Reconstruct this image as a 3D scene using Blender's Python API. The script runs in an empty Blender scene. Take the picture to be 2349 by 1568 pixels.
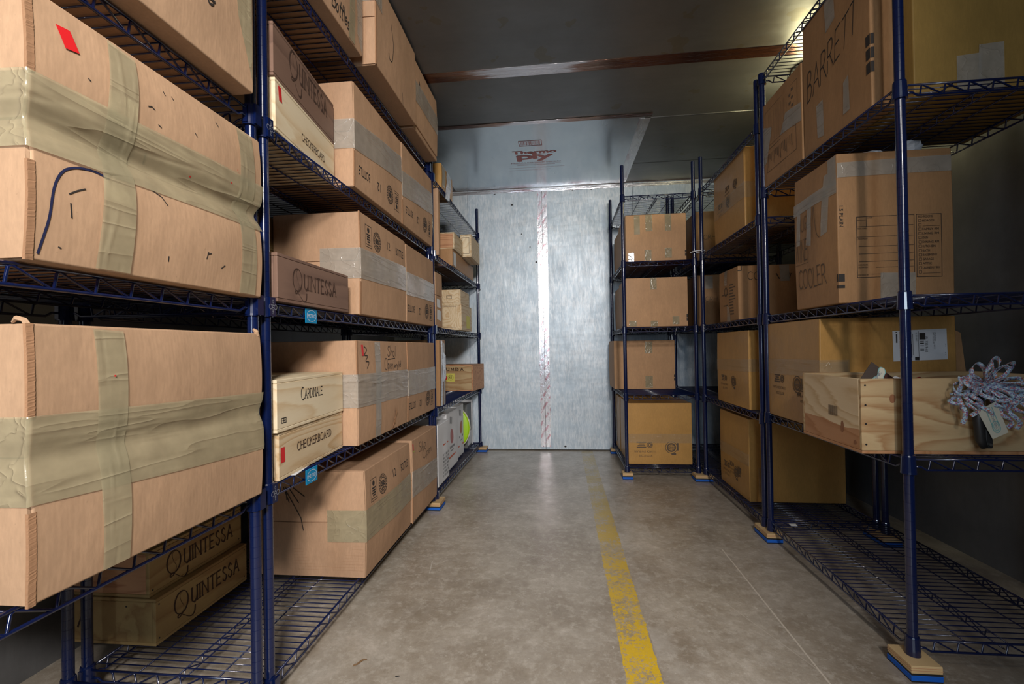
import bpy, math, random
from math import sin, cos, pi, radians
from mathutils import Vector, Matrix
random.seed(7)
SC = bpy.context.scene
COL = SC.collection

# ------------------------------------------------------------------ camera
yaw, pitch, roll = radians(6.05), radians(.45), radians(.95)
fw = Vector((-sin(yaw)*cos(pitch), cos(yaw)*cos(pitch), sin(pitch)))
rt = Vector((cos(yaw), sin(yaw), 0)); up = rt.cross(fw)
r2 = rt*cos(roll)-up*sin(roll); u2 = up*cos(roll)+rt*sin(roll)
cd = bpy.data.cameras.new('camera'); cam = bpy.data.objects.new('camera', cd); COL.objects.link(cam)
cd.sensor_width = 36; cd.lens = 1050*36/2349; cd.shift_y = 5/2349; cd.clip_start = .01
cam.matrix_world = Matrix(((r2.x, u2.x, -fw.x, 0), (r2.y, u2.y, -fw.y, 0), (r2.z, u2.z, -fw.z, 1.0), (0, 0, 0, 1)))
SC.camera = cam

# ------------------------------------------------------------------ world, lights, exposure
w = bpy.data.worlds.new('world'); SC.world = w; w.use_nodes = True
w.node_tree.nodes['Background'].inputs[0].default_value = (.80, .88, 1.0, 1)
w.node_tree.nodes['Background'].inputs[1].default_value = .03
SC.view_settings.view_transform = 'Standard'; SC.view_settings.look = 'None'
SC.view_settings.gamma = 1; SC.view_settings.use_curve_mapping = False
SC.view_settings.exposure = 0.0

def area(name, loc, tgt, sx, sy, power, colr):
    l = bpy.data.lights.new(name, 'AREA'); l.shape = 'RECTANGLE'; l.size = sx; l.size_y = sy
    l.energy = power; l.color = colr
    o = bpy.data.objects.new(name, l); COL.objects.link(o); o.location = loc
    o.rotation_euler = (Vector(tgt)-Vector(loc)).to_track_quat('-Z', 'Y').to_euler()
    return o
area('ceiling_lamp_light', (.52, -1.60, 2.45), (-.9, 2.3, .65), .50, .35, 92, (1.0, .93, .86)).data.spread = radians(120)
area('entrance_lamp_light', (.0, -.2, 2.48), (.0, 1.0, 0), .30, .30, 6, (1.0, .95, .90))
area('doorway_daylight', (-.30, -2.2, 1.55), (-.3, 4, 1.5), .35, 1.4, 30, (.70, .85, 1.0))

# ------------------------------------------------------------------ materials
def nodes(name):
    m = bpy.data.materials.new(name); m.use_nodes = True
    nt = m.node_tree; b = nt.nodes['Principled BSDF']
    return m, nt, b
def N(nt, t, **k):
    n = nt.nodes.new(t)
    for a, v in k.items(): setattr(n, a, v)
    return n
def coords(nt, scale=(1, 1, 1), kind='Object'):
    tc = N(nt, 'ShaderNodeTexCoord'); mp = N(nt, 'ShaderNodeMapping')
    nt.links.new(tc.outputs[kind], mp.inputs[0]); mp.inputs['Scale'].default_value = scale
    return mp.outputs[0]
def noise(nt, vec, scale, detail=4, rough=.6, dist=0):
    n = N(nt, 'ShaderNodeTexNoise'); nt.links.new(vec, n.inputs['Vector'])
    n.inputs['Scale'].default_value = scale; n.inputs['Detail'].default_value = detail
    n.inputs['Roughness'].default_value = rough; n.inputs['Distortion'].default_value = dist
    return n.outputs['Fac']
def ramp(nt, fac, stops):
    r = N(nt, 'ShaderNodeValToRGB'); nt.links.new(fac, r.inputs[0])
    e = r.color_ramp.elements
    e[0].position, e[0].color = stops[0][0], (*stops[0][1], 1)
    e[1].position, e[1].color = stops[-1][0], (*stops[-1][1], 1)
    for p, c in stops[1:-1]:
        x = e.new(p); x.color = (*c, 1)
    return r.outputs[0]
def mix(nt, fac, a, b, mode='MIX'):
    m = N(nt, 'ShaderNodeMix', data_type='RGBA', blend_type=mode)
    for s, v in ((0, fac), (6, a), (7, b)):
        if isinstance(v, (int, float)): m.inputs[s].default_value = v
        elif isinstance(v, tuple): m.inputs[s].default_value = (*v, 1)
        else: nt.links.new(v, m.inputs[s])
    return m.outputs[2]
def mth(nt, op, a, b=0.0, c=None):
    m = N(nt, 'ShaderNodeMath', operation=op)
    for i, v in enumerate((a, b, c)):
        if v is None: continue
        if isinstance(v, (int, float)): m.inputs[i].default_value = v
        else: nt.links.new(v, m.inputs[i])
    return m.outputs[0]
def bump(nt, b, h, s, d=.01):
    n = N(nt, 'ShaderNodeBump'); nt.links.new(h, n.inputs['Height'])
    n.inputs['Strength'].default_value = s; n.inputs['Distance'].default_value = d
    nt.links.new(n.outputs[0], b.inputs['Normal'])
def plain(name, c, rough=.5, metal=0, coat=0, spec=.5):
    m, nt, b = nodes(name)
    b.inputs['Base Color'].default_value = (*c, 1); b.inputs['Roughness'].default_value = rough
    b.inputs['Metallic'].default_value = metal; b.inputs['Coat Weight'].default_value = coat
    b.inputs['Specular IOR Level'].default_value = spec
    return m
def hsv(h, k=1.0): return tuple(x*k for x in h)
def cardboard(name, c, rough=.75, coat=0.0, lines=1.0):
    m, nt, b = nodes(name)
    v = coords(nt); v2 = coords(nt, (1, 1, .06)); v3 = coords(nt, (1, 1, .25))
    oi = N(nt, 'ShaderNodeObjectInfo')
    fine = noise(nt, v3, 160, 3, .7); blot = noise(nt, v, 7, 4, .6)
    streak = noise(nt, v2, 70, 2, .5)
    c1 = ramp(nt, blot, [(.25, hsv(c, .90)), (.75, hsv(c, 1.09))])
    c2 = mix(nt, mth(nt, 'MULTIPLY', ramp(nt, fine, [(.35, (0, 0, 0)), (.7, (1, 1, 1))]), .38), c1, hsv(c, .62))
    c3 = mix(nt, mth(nt, 'MULTIPLY', streak, .09*lines), c2, hsv(c, .6))
    spots = mth(nt, 'GREATER_THAN', noise(nt, v, 120, 2, .5), .76)
    c3 = mix(nt, mth(nt, 'MULTIPLY', spots, .35), c3, hsv(c, .5))
    c3 = mix(nt, mth(nt, 'MULTIPLY', ramp(nt, noise(nt, v3, 28, 5, .7), [(.42, (0, 0, 0)), (.62, (1, 1, 1))]), .30*min(lines, 1.2)), c3, hsv(c, .72))
    br = mth(nt, 'MULTIPLY_ADD', oi.outputs['Random'], .14, .93)
    hs = N(nt, 'ShaderNodeHueSaturation'); nt.links.new(c3, hs.inputs['Color']); nt.links.new(br, hs.inputs['Value'])
    nt.links.new(hs.outputs[0], b.inputs['Base Color'])
    b.inputs['Roughness'].default_value = rough; b.inputs['Coat Weight'].default_value = coat; b.inputs['Coat Roughness'].default_value = .22
    b.inputs['Specular IOR Level'].default_value = .3
    wv = N(nt, 'ShaderNodeTexWave', wave_type='BANDS', bands_direction='Y'); nt.links.new(v, wv.inputs[0]); wv.inputs['Scale'].default_value = 38; wv.inputs['Distortion'].default_value = .6
    bump(nt, b, mth(nt, 'ADD', mth(nt, 'MULTIPLY', noise(nt, coords(nt, (1, 1, .6)), 9, 4, .55), .55), mth(nt, 'MULTIPLY', mth(nt, 'ADD', fine, wv.outputs['Fac']), .004*lines)), .45, .012)
    return m
def wood(name, c1, c2, axis='Y', dist=5., scale=9., knots=True):
    m, nt, b = nodes(name)
    sc = {'Y': (1, .16, 1), 'X': (.16, 1, 1), 'Z': (1, 1, .16)}[axis]
    oi = N(nt, 'ShaderNodeObjectInfo')
    tc = N(nt, 'ShaderNodeTexCoord'); ad = N(nt, 'ShaderNodeVectorMath', operation='ADD'); nt.links.new(tc.outputs['Object'], ad.inputs[0])
    cb = N(nt, 'ShaderNodeCombineXYZ')
    for i in range(3): nt.links.new(mth(nt, 'MULTIPLY', oi.outputs['Random'], 7.+i*3), cb.inputs[i])
    nt.links.new(cb.outputs[0], ad.inputs[1])
    mp = N(nt, 'ShaderNodeMapping'); nt.links.new(ad.outputs[0], mp.inputs[0]); mp.inputs['Scale'].default_value = sc
    big = noise(nt, mp.outputs[0], 3.2, 2, .5)
    val = mth(nt, 'MULTIPLY_ADD', big, dist*1.6, mth(nt, 'MULTIPLY', noise(nt, mp.outputs[0], 22, 3, .6), .5))
    ring = mth(nt, 'FRACT', mth(nt, 'MULTIPLY', val, scale/2.6))
    tri = ramp(nt, ring, [(.0, (.55, .55, .55)), (.10, (0, 0, 0)), (.55, (.25, .25, .25)), (.93, (1, 1, 1)), (1.0, (.55, .55, .55))])
    fibre = noise(nt, mp.outputs[0], 220, 3, .7)
    f = mth(nt, 'MULTIPLY_ADD', fibre, .25, mth(nt, 'MULTIPLY', tri, .75))
    base = ramp(nt, f, [(.08, c1), (.55, tuple((a+d)/2 for a, d in zip(c1, c2))), (.95, c2)])
    if knots:
        vo = N(nt, 'ShaderNodeTexVoronoi'); nt.links.new(mp.outputs[0], vo.inputs['Vector']); vo.inputs['Scale'].default_value = 3.0
        kd = mth(nt, 'LESS_THAN', vo.outputs['Distance'], .02)
        base = mix(nt, mth(nt, 'MULTIPLY', kd, .7), base, hsv(c2, .35))
    nt.links.new(base, b.inputs['Base Color']); b.inputs['Roughness'].default_value = .55
    b.inputs['Specular IOR Level'].default_value = .3
    bump(nt, b, f, .15, .002)
    return m
def tapemat(name, c, rough=.22, metal=0.0, alpha=.8):
    m, nt, b = nodes(name)
    v = coords(nt); v2 = coords(nt, (1, .25, 1))
    n1 = noise(nt, v2, 45, 5, .7, .8)
    col = ramp(nt, noise(nt, v, 18, 3), [(.3, hsv(c, .85)), (.7, hsv(c, 1.12))])
    nt.links.new(col, b.inputs['Base Color']); b.inputs['Roughness'].default_value = rough
    b.inputs['Metallic'].default_value = metal; b.inputs['Alpha'].default_value = alpha
    b.inputs['Specular IOR Level'].default_value = .6
    n2 = noise(nt, coords(nt, (1, .10, 1)), 17, 2, .5, .4)
    rdg = mth(nt, 'POWER', mth(nt, 'SUBTRACT', 1.0, mth(nt, 'ABSOLUTE', mth(nt, 'MULTIPLY_ADD', n2, 2, -1))), 22)
    bump(nt, b, mth(nt, 'ADD', rdg, mth(nt, 'MULTIPLY', n1, .25)), .40, .0035)
    return m

M = {}
M['kraft'] = cardboard('kraft_cardboard', (.47, .290, .178))
M['kraft2'] = cardboard('worn_kraft_cardboard', (.47, .300, .185), lines=1.6)
M['fluting'] = cardboard('torn_corrugated_edge', (.38, .21, .115), .9, 0, 3)
M['orange'] = cardboard('orange_kraft_cardboard', (.49, .265, .075), .5, .35, .6)
M['brown'] = cardboard('brown_kraft_cardboard', (.39, .215, .100), .6, .05)
M['olive'] = cardboard('ochre_kraft_cardboard', (.33, .205, .055), .6, .05)
M['tape'] = tapemat('tan_packing_tape', (.38, .335, .215), .20, 0, .66)
M['ctape'] = tapemat('clear_packing_tape', (.40, .37, .32), .18, 0, .62)
M['otape'] = tapemat('clear_tape_on_orange_carton', (.50, .40, .26), .16, 0, .30)
M['foilwrap'] = tapemat('silver_wrap', (.62, .62, .64), .25, .6, 1)
M['pine'] = wood('pine', (.66, .54, .37), (.50, .33, .17), 'Y')
M['pinex'] = wood('pine_end', (.72, .58, .40), (.60, .42, .24), 'X')
M['palepine'] = wood('pale_pine', (.76, .66, .48), (.64, .48, .29), 'Y', 4, 7, False)
M['goldpine'] = wood('golden_pine', (.40, .28, .12), (.28, .165, .065), 'Y', 3, 5)
M['cratepine'] = wood('knotty_crate_pine', (.49, .36, .20), (.33, .18, .08), 'X', 5, 8)
_m = wood('crate_side_with_red_heartwood', (.66, .52, .34), (.50, .34, .18), 'Y', 4, 8); _nt = _m.node_tree; _b = _nt.nodes['Principled BSDF']
_src = _b.inputs['Base Color'].links[0].from_socket; _tc = N(_nt, 'ShaderNodeTexCoord'); _sx = N(_nt, 'ShaderNodeSeparateXYZ'); _nt.links.new(_tc.outputs['Object'], _sx.inputs[0])
_f = mth(_nt, 'LESS_THAN', mth(_nt, 'ADD', _sx.outputs[2], mth(_nt, 'MULTIPLY', noise(_nt, coords(_nt, (1, .5, 1)), 6, 2), .06)), .112)
_nt.links.new(mix(_nt, mth(_nt, 'MULTIPLY', _f, .8), _src, (.62, .33, .20), 'MULTIPLY'), _b.inputs['Base Color']); M['heart'] = _m
M['walnut'] = wood('stained_brown_wood', (.205, .125, .092), (.135, .080, .060), 'Y', 3, 5, False)
M['cedar'] = wood('reddish_wood', (.55, .30, .16), (.36, .16, .08), 'X')
M['ply'] = wood('plywood', (.62, .45, .24), (.50, .33, .16), 'X', 2, 4, False)
M['ink'] = plain('black_ink', (.025, .020, .018), .7)
M['fadeink'] = plain('faded_black_ink', (.11, .075, .05), .8)
M['burn'] = plain('burned_brown_lettering', (.045, .020, .012), .8)
M['red'] = plain('red_sticker', (.62, .015, .02), .4)
M['green'] = plain('lime_green', (.36, .62, .01), .4)
M['yellow'] = plain('yellow_paper', (.65, .60, .12), .6)
M['paper'] = plain('white_paper', (.66, .68, .72), .6)
M['cream'] = plain('cream_card', (.55, .53, .44), .6)
M['teal'] = plain('teal_print', (.20, .42, .42), .6)
M['darkcard'] = plain('dark_brown_card', (.055, .038, .03), .5)
M['navy'] = plain('navy_epoxy_coat', (.0024, .0078, .046), .22, .0, .5)
M['zinc'] = plain('zinc', (.55, .57, .58), .3, 1)
M['bluefoam'] = plain('blue_foam', (.0, .10, .52), .6)
M['blackrub'] = plain('black_rubber', (.012, .012, .014), .5)
M['label'] = plain('blue_name_plate', (.0, .22, .46), .35)
M['white'] = plain('white_styrofoam', (.72, .74, .78), .6)
M['greyprint'] = plain('grey_print', (.25, .26, .28), .6)
M['redprint'] = plain('dull_red_print', (.42, .10, .085), .45, .35)
M['redorange'] = plain('red_stripe_print', (.6, .10, .03), .5)
M['lamp'] = plain('lamp_glass', (.9, .85, .6), .4)
_b = M['lamp'].node_tree.nodes['Principled BSDF']; _b.inputs['Emission Color'].default_value = (1, .86, .50, 1); _b.inputs['Emission Strength'].default_value = 5

def metal_sheet(name, c1, c2, rough, metal, sc=3, streak=(1, 1, .15), bs=.15, stain=None, rib=0):
    m, nt, b = nodes(name)
    v = coords(nt); vs = coords(nt, streak)
    col = ramp(nt, noise(nt, v, sc, 6, .65), [(.3, c1), (.7, c2)])
    col = mix(nt, mth(nt, 'MULTIPLY', noise(nt, vs, 30, 4, .6), .35), col, hsv(c1, .75))
    if stain:
        sp = mth(nt, 'GREATER_THAN', noise(nt, v, 5.5, 3, .5), .66)
        col = mix(nt, mth(nt, 'MULTIPLY', sp, .35), col, stain)
    nt.links.new(col, b.inputs['Base Color'])
    rr = mth(nt, 'MULTIPLY_ADD', noise(nt, vs, 12, 5, .7), .22, rough-.1)
    nt.links.new(rr, b.inputs['Roughness']); b.inputs['Metallic'].default_value = metal
    hgt = mth(nt, 'ADD', noise(nt, v, 4, 3), mth(nt, 'MULTIPLY', noise(nt, vs, 60, 3), .12))
    if rib:
        scr = noise(nt, vs, 75, 6, .75); worn = noise(nt, v, 6, 3, .6)
        sm = ramp(nt, mth(nt, 'MULTIPLY', scr, mth(nt, 'MULTIPLY_ADD', worn, .8, .6)), [(.44, (0, 0, 0)), (.62, (1, 1, 1))])
        col = mix(nt, mth(nt, 'MULTIPLY', sm, .5), col, (.86, .89, .93))
        dk = ramp(nt, mth(nt, 'MULTIPLY', noise(nt, vs, 24, 5, .7), mth(nt, 'MULTIPLY_ADD', noise(nt, v, 3, 2), .8, .6)), [(.44, (0, 0, 0)), (.68, (1, 1, 1))])
        col = mix(nt, mth(nt, 'MULTIPLY', dk, .26), col, (.24, .31, .38))
        hb = noise(nt, coords(nt, (.35, 1, 1.6)), 7, 2, .5)
        hgt = mth(nt, 'ADD', hgt, mth(nt, 'MULTIPLY', hb, .5))
        nt.links.new(col, b.inputs['Base Color'])
    bump(nt, b, hgt, bs, .03)
    return m
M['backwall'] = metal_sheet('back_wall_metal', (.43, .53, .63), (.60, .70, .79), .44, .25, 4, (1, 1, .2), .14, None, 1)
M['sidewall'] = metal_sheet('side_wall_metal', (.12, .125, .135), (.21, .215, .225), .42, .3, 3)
M['ceiling'] = metal_sheet('ceiling_sheet_metal', (.145, .150, .155), (.200, .205, .210), .38, .55, 2.5, (.15, 1, 1), .06, (.13, .10, .03))
M['thermo'] = metal_sheet('bright_ceiling_sheet', (.50, .56, .61), (.60, .66, .70), .22, .85, 2, (1, .2, 1), .03)

def floor_mat():
    m, nt, b = nodes('concrete_floor')
    tc = N(nt, 'ShaderNodeTexCoord'); v = tc.outputs['Object']
    sx = N(nt, 'ShaderNodeSeparateXYZ'); nt.links.new(v, sx.inputs[0]); X, Y = sx.outputs[0], sx.outputs[1]
    n1 = noise(nt, v, 2.4, 12, .76, .3); n2 = noise(nt, v, 9, 6, .7); n3 = noise(nt, v, 70, 3, .6)
    c = ramp(nt, n1, [(.30, (.23, .185, .135)), (.45, (.335, .285, .225)), (.56, (.44, .39, .325)), (.72, (.66, .60, .53))])
    c = mix(nt, mth(nt, 'MULTIPLY', ramp(nt, n2, [(.45, (0, 0, 0)), (.75, (1, 1, 1))]), .35), c, (.42, .39, .35))
    c = mix(nt, mth(nt, 'MULTIPLY', n3, .35), c, (.12, .10, .08))
    c = mix(nt, mth(nt, 'MULTIPLY', ramp(nt, noise(nt, v, 26, 6, .75), [(.50, (0, 0, 0)), (.64, (1, 1, 1))]), .38), c, (.62, .58, .52))
    spk = mth(nt, 'GREATER_THAN', noise(nt, v, 55, 2, .5), .73)
    c = mix(nt, mth(nt, 'MULTIPLY', spk, .5), c, (.6, .58, .52))
    # worn yellow line
    wv = noise(nt, v, 60, 8, .85); wb = noise(nt, v, 5, 3, .6)
    wob = mth(nt, 'MULTIPLY', mth(nt, 'SUBTRACT', noise(nt, v, 30, 3), .5), .016)
    xx = mth(nt, 'ADD', X, wob)
    band = mth(nt, 'MULTIPLY', mth(nt, 'GREATER_THAN', xx, .178), mth(nt, 'LESS_THAN', xx, .286))
    band = mth(nt, 'MULTIPLY', band, mth(nt, 'LESS_THAN', Y, 4.44))
    far = mth(nt, 'MULTIPLY', mth(nt, 'SUBTRACT', Y, 1.4), .002)
    wear = mth(nt, 'LESS_THAN', mth(nt, 'ADD', mth(nt, 'MULTIPLY_ADD', wb, .55, mth(nt, 'MULTIPLY', wv, 1.0)), far), .79)
    dirt = N(nt, 'ShaderNodeMapRange'); nt.links.new(Y, dirt.inputs[0]); dirt.inputs[1].default_value = 1.5; dirt.inputs[2].default_value = 3.2; dirt.inputs[3].default_value = .05; dirt.inputs[4].default_value = .78
    yel = mix(nt, mth(nt, 'MULTIPLY', dirt.outputs[0], mth(nt, 'MULTIPLY_ADD', wb, .5, .75)), (.72, .47, .02), (.25, .20, .075))
    c = mix(nt, mth(nt, 'MULTIPLY', band, mth(nt, 'MULTIPLY_ADD', wear, .82, .16)), c, yel)
    pale = mth(nt, 'MULTIPLY', mth(nt, 'MULTIPLY', mth(nt, 'GREATER_THAN', X, .29), mth(nt, 'LESS_THAN', X, .46)), ramp(nt, noise(nt, v, 3.5, 6, .6), [(.48, (0, 0, 0)), (.60, (1, 1, 1))]))
    c = mix(nt, mth(nt, 'MULTIPLY', pale, .30), c, (.58, .56, .52))
    # long pale scratches
    def line(x0, y0, x1, y1, wd, col, a, c):
        k = (x1-x0)/(y1-y0)
        d = mth(nt, 'ABSOLUTE', mth(nt, 'SUBTRACT', mth(nt, 'SUBTRACT', xx if 0 else X, x0), mth(nt, 'MULTIPLY', mth(nt, 'SUBTRACT', Y, y0), k)))
        f = mth(nt, 'MULTIPLY', mth(nt, 'LESS_THAN', mth(nt, 'ADD', d, mth(nt, 'MULTIPLY', mth(nt, 'SUBTRACT', noise(nt, v, 60, 2), .5), .004)), wd), mth(nt, 'MULTIPLY', mth(nt, 'GREATER_THAN', Y, min(y0, y1)), mth(nt, 'LESS_THAN', Y, max(y0, y1))))
        return mix(nt, mth(nt, 'MULTIPLY', f, a), c, col)
    c = line(.767, 2.342, .769, 1.2, .0030, (.62, .56, .48), .8, c)
    c = line(.62, 1.85, .765, 1.50, .0018, (.55, .5, .44), .5, c)
    c = line(-.62, 2.12, -.60, 2.0, .002, (.55, .52, .48), .6, c)
    nt.links.new(c, b.inputs['Base Color'])
    nt.links.new(mth(nt, 'MULTIPLY_ADD', n2, .34, .17), b.inputs['Roughness']); b.inputs['Specular IOR Level'].default_value = .45
    bump(nt, b, mth(nt, 'ADD', n2, mth(nt, 'MULTIPLY', n3, .4)), .22, .006)
    return m
M['floor'] = floor_mat()

def foil(name, axis, kind):
    m, nt, b = nodes(name)
    v = coords(nt, (1, .12, 1) if axis == 'Y' else ((.12, 1, 1) if axis == 'X' else (1, 1, .25)))
    vo = coords(nt)
    n = noise(nt, v, 14, 6, .7, .5)
    if kind == 'stripe':      # silver tape with slanted red print
        sx = N(nt, 'ShaderNodeSeparateXYZ'); nt.links.new(vo, sx.inputs[0])
        s = mth(nt, 'FRACT', mth(nt, 'MULTIPLY', mth(nt, 'SUBTRACT', sx.outputs[2], mth(nt, 'MULTIPLY', sx.outputs[0], 1.6)), 8.5))
        f = mth(nt, 'MULTIPLY', mth(nt, 'GREATER_THAN', s, .70), mth(nt, 'GREATER_THAN', noise(nt, vo, 28, 4), .50))
        col = mix(nt, mth(nt, 'MULTIPLY', f, .55), (.70, .70, .74), (.48, .10, .16))
    elif kind == 'rust':
        sx = N(nt, 'ShaderNodeSeparateXYZ'); nt.links.new(vo, sx.inputs[0])
        mid = mth(nt, 'MULTIPLY', mth(nt, 'SUBTRACT', .38, mth(nt, 'ABSOLUTE', mth(nt, 'ADD', sx.outputs[0], .12))), .8)
        col = ramp(nt, mth(nt, 'ADD', noise(nt, v, 7, 5, .65), mid), [(.40, (.10, .04, .028)), (.50, (.20, .115, .075)), (.60, (.28, .15, .11)), (.66, (.62, .58, .60)), (.80, (.70, .68, .72))])
    else:
        col = ramp(nt, n, [(.32, (.32, .10, .11)), (.46, (.60, .60, .64)), (.7, (.72, .74, .78))])
    nt.links.new(col, b.inputs['Base Color']); b.inputs['Metallic'].default_value = .8
    nt.links.new(mth(nt, 'MULTIPLY_ADD', n, .30, .10), b.inputs['Roughness'])
    bump(nt, b, noise(nt, v, 40, 4, .7), .35, .01)
    return m
M['seamtape'] = foil('striped_seam_tape', 'Z', 'stripe')
M['rusttape'] = foil('rusty_foil_tape', 'X', 'rust')
M['foiltape'] = foil('foil_tape', 'X', 'foil')
M['foiltapey'] = foil('foil_tape_lengthwise', 'Y', 'foil')

def ribbon_mat():
    m, nt, b = nodes('dotted_gift_ribbon')
    v = coords(nt, (1, 1, 1), 'UV')
    vo = N(nt, 'ShaderNodeTexVoronoi'); vo.inputs['Scale'].default_value = .85; vo.inputs['Randomness'].default_value = .55; nt.links.new(v, vo.inputs['Vector'])
    d = vo.outputs['Distance']
    rc = N(nt, 'ShaderNodeHueSaturation'); rc.inputs['Saturation'].default_value = 1.3; rc.inputs['Value'].default_value = .6; nt.links.new(vo.outputs['Color'], rc.inputs['Color'])
    base = ramp(nt, noise(nt, v, 1.5, 2), [(.42, (.55, .60, .64)), (.53, (.20, .42, .55)), (.62, (.26, .12, .32))])
    ringc = ramp(nt, d, [(.0, (.03, .05, .30)), (.13, (.03, .05, .30)), (.16, (.60, .55, .48)), (.22, (.55, .17, .07)), (.33, (.22, .04, .20)), (.40, (1, 1, 1))])
    ringc.node.color_ramp.interpolation = 'CONSTANT'
    f = mth(nt, 'LESS_THAN', d, .40)
    nt.links.new(mix(nt, f, base, ringc), b.inputs['Base Color']); b.inputs['Roughness'].default_value = .35
    return m
M['ribbon'] = ribbon_mat()

# ------------------------------------------------------------------ mesh builder
class MB:
    def __init__(s): s.v = []; s.f = []; s.uv = None
    def quad(s, a, b, c, d):
        n = len(s.v); s.v += [tuple(a), tuple(b), tuple(c), tuple(d)]; s.f.append((n, n+1, n+2, n+3))
    def box(s, x0, x1, y0, y1, z0, z1):
        n = len(s.v)
        s.v += [(x, y, z) for z in (z0, z1) for y in (y0, y1) for x in (x0, x1)]
        s.f += [tuple(n+i for i in q) for q in ((0, 2, 3, 1), (4, 5, 7, 6), (0, 1, 5, 4), (2, 6, 7, 3), (0, 4, 6, 2), (1, 3, 7, 5))]
    def tube(s, pts, r, n=6, cap=True):
        pts = [Vector(p) for p in pts]; base = len(s.v); m = len(pts)
        t0 = (pts[1]-pts[0]).normalized(); ref = Vector((0, 0, 1)) if abs(t0.z) < .9 else Vector((1, 0, 0))
        for i, p in enumerate(pts):
            t = (pts[min(i+1, m-1)]-pts[max(i-1, 0)]).normalized()
            a = t.cross(ref); a = a.normalized() if a.length > 1e-5 else Vector((1, 0, 0)); b_ = a.cross(t)
            rr = r[i] if isinstance(r, (list, tuple)) else r
            for k in range(n):
                g = 2*pi*k/n+pi/n
                s.v.append(tuple(p+(a*cos(g)+b_*sin(g))*rr))
        for i in range(m-1):
            for k in range(n):
                a, b_ = base+i*n+k, base+i*n+(k+1) % n
                s.f.append((a, b_, b_+n, a+n))
        if cap:
            s.f.append(tuple(base+k for k in range(n))[::-1]); s.f.append(tuple(base+(m-1)*n+k for k in range(n)))
    def lathe(s, prof, c=(0, 0), n=16):     # prof: (r, z)
        base = len(s.v)
        for r, z in prof:
            for k in range(n):
                g = 2*pi*k/n; s.v.append((c[0]+r*cos(g), c[1]+r*sin(g), z))
        for i in range(len(prof)-1):
            for k in range(n):
                a, b_ = base+i*n+k, base+i*n+(k+1) % n
                s.f.append((a, b_, b_+n, a+n))
        s.f.append(tuple(base+k for k in range(n))[::-1]); s.f.append(tuple(base+(len(prof)-1)*n+k for k in range(n)))
    def mesh(s, name, mat, smooth=False):
        me = bpy.data.meshes.new(name); me.from_pydata(s.v, [], s.f); me.materials.append(mat)
        if s.uv:
            u = me.uv_layers.new(name='UVMap')
            for l in me.loops: u.data[l.index].uv = s.uv[l.vertex_index]
        me.update()
        if smooth: me.shade_smooth()
        return me
    def build(s, name, mat, parent=None, smooth=False, bevel=0, seg=2, loc=None, rot=0, ang=None):
        o = bpy.data.objects.new(name, s.mesh(name, mat, smooth)); COL.objects.link(o)
        if parent is not None: o.parent = parent
        if loc is not None: o.location = loc
        if rot: o.rotation_euler = (0, 0, rot)
        if bevel:
            b = o.modifiers.new('bevel', 'BEVEL'); b.width = bevel; b.segments = seg; b.limit_method = 'ANGLE'; b.angle_limit = radians(50)
        if ang:
            o.data.shade_smooth()
            e = o.modifiers.new('split', 'EDGE_SPLIT'); e.split_angle = radians(ang)
        return o
def inst(name, me, parent, loc=(0, 0, 0), rot=0):
    o = bpy.data.objects.new(name, me); COL.objects.link(o); o.parent = parent; o.location = loc; o.rotation_euler = (0, 0, rot)
    return o
def empty(name, loc=(0, 0, 0), rz=0):
    o = bpy.data.objects.new(name, None); COL.objects.link(o); o.location = loc; o.rotation_euler = (0, 0, rz); o.empty_display_size = .05
    return o
def tag(o, label, cat, group=None, kind=None):
    o['label'] = label; o['category'] = cat
    if group: o['group'] = group
    if kind: o['kind'] = kind
    return o
def struct(name, mb, mat, **k):
    o = mb.build(name, mat, **k); o['kind'] = 'structure'; return o

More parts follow.
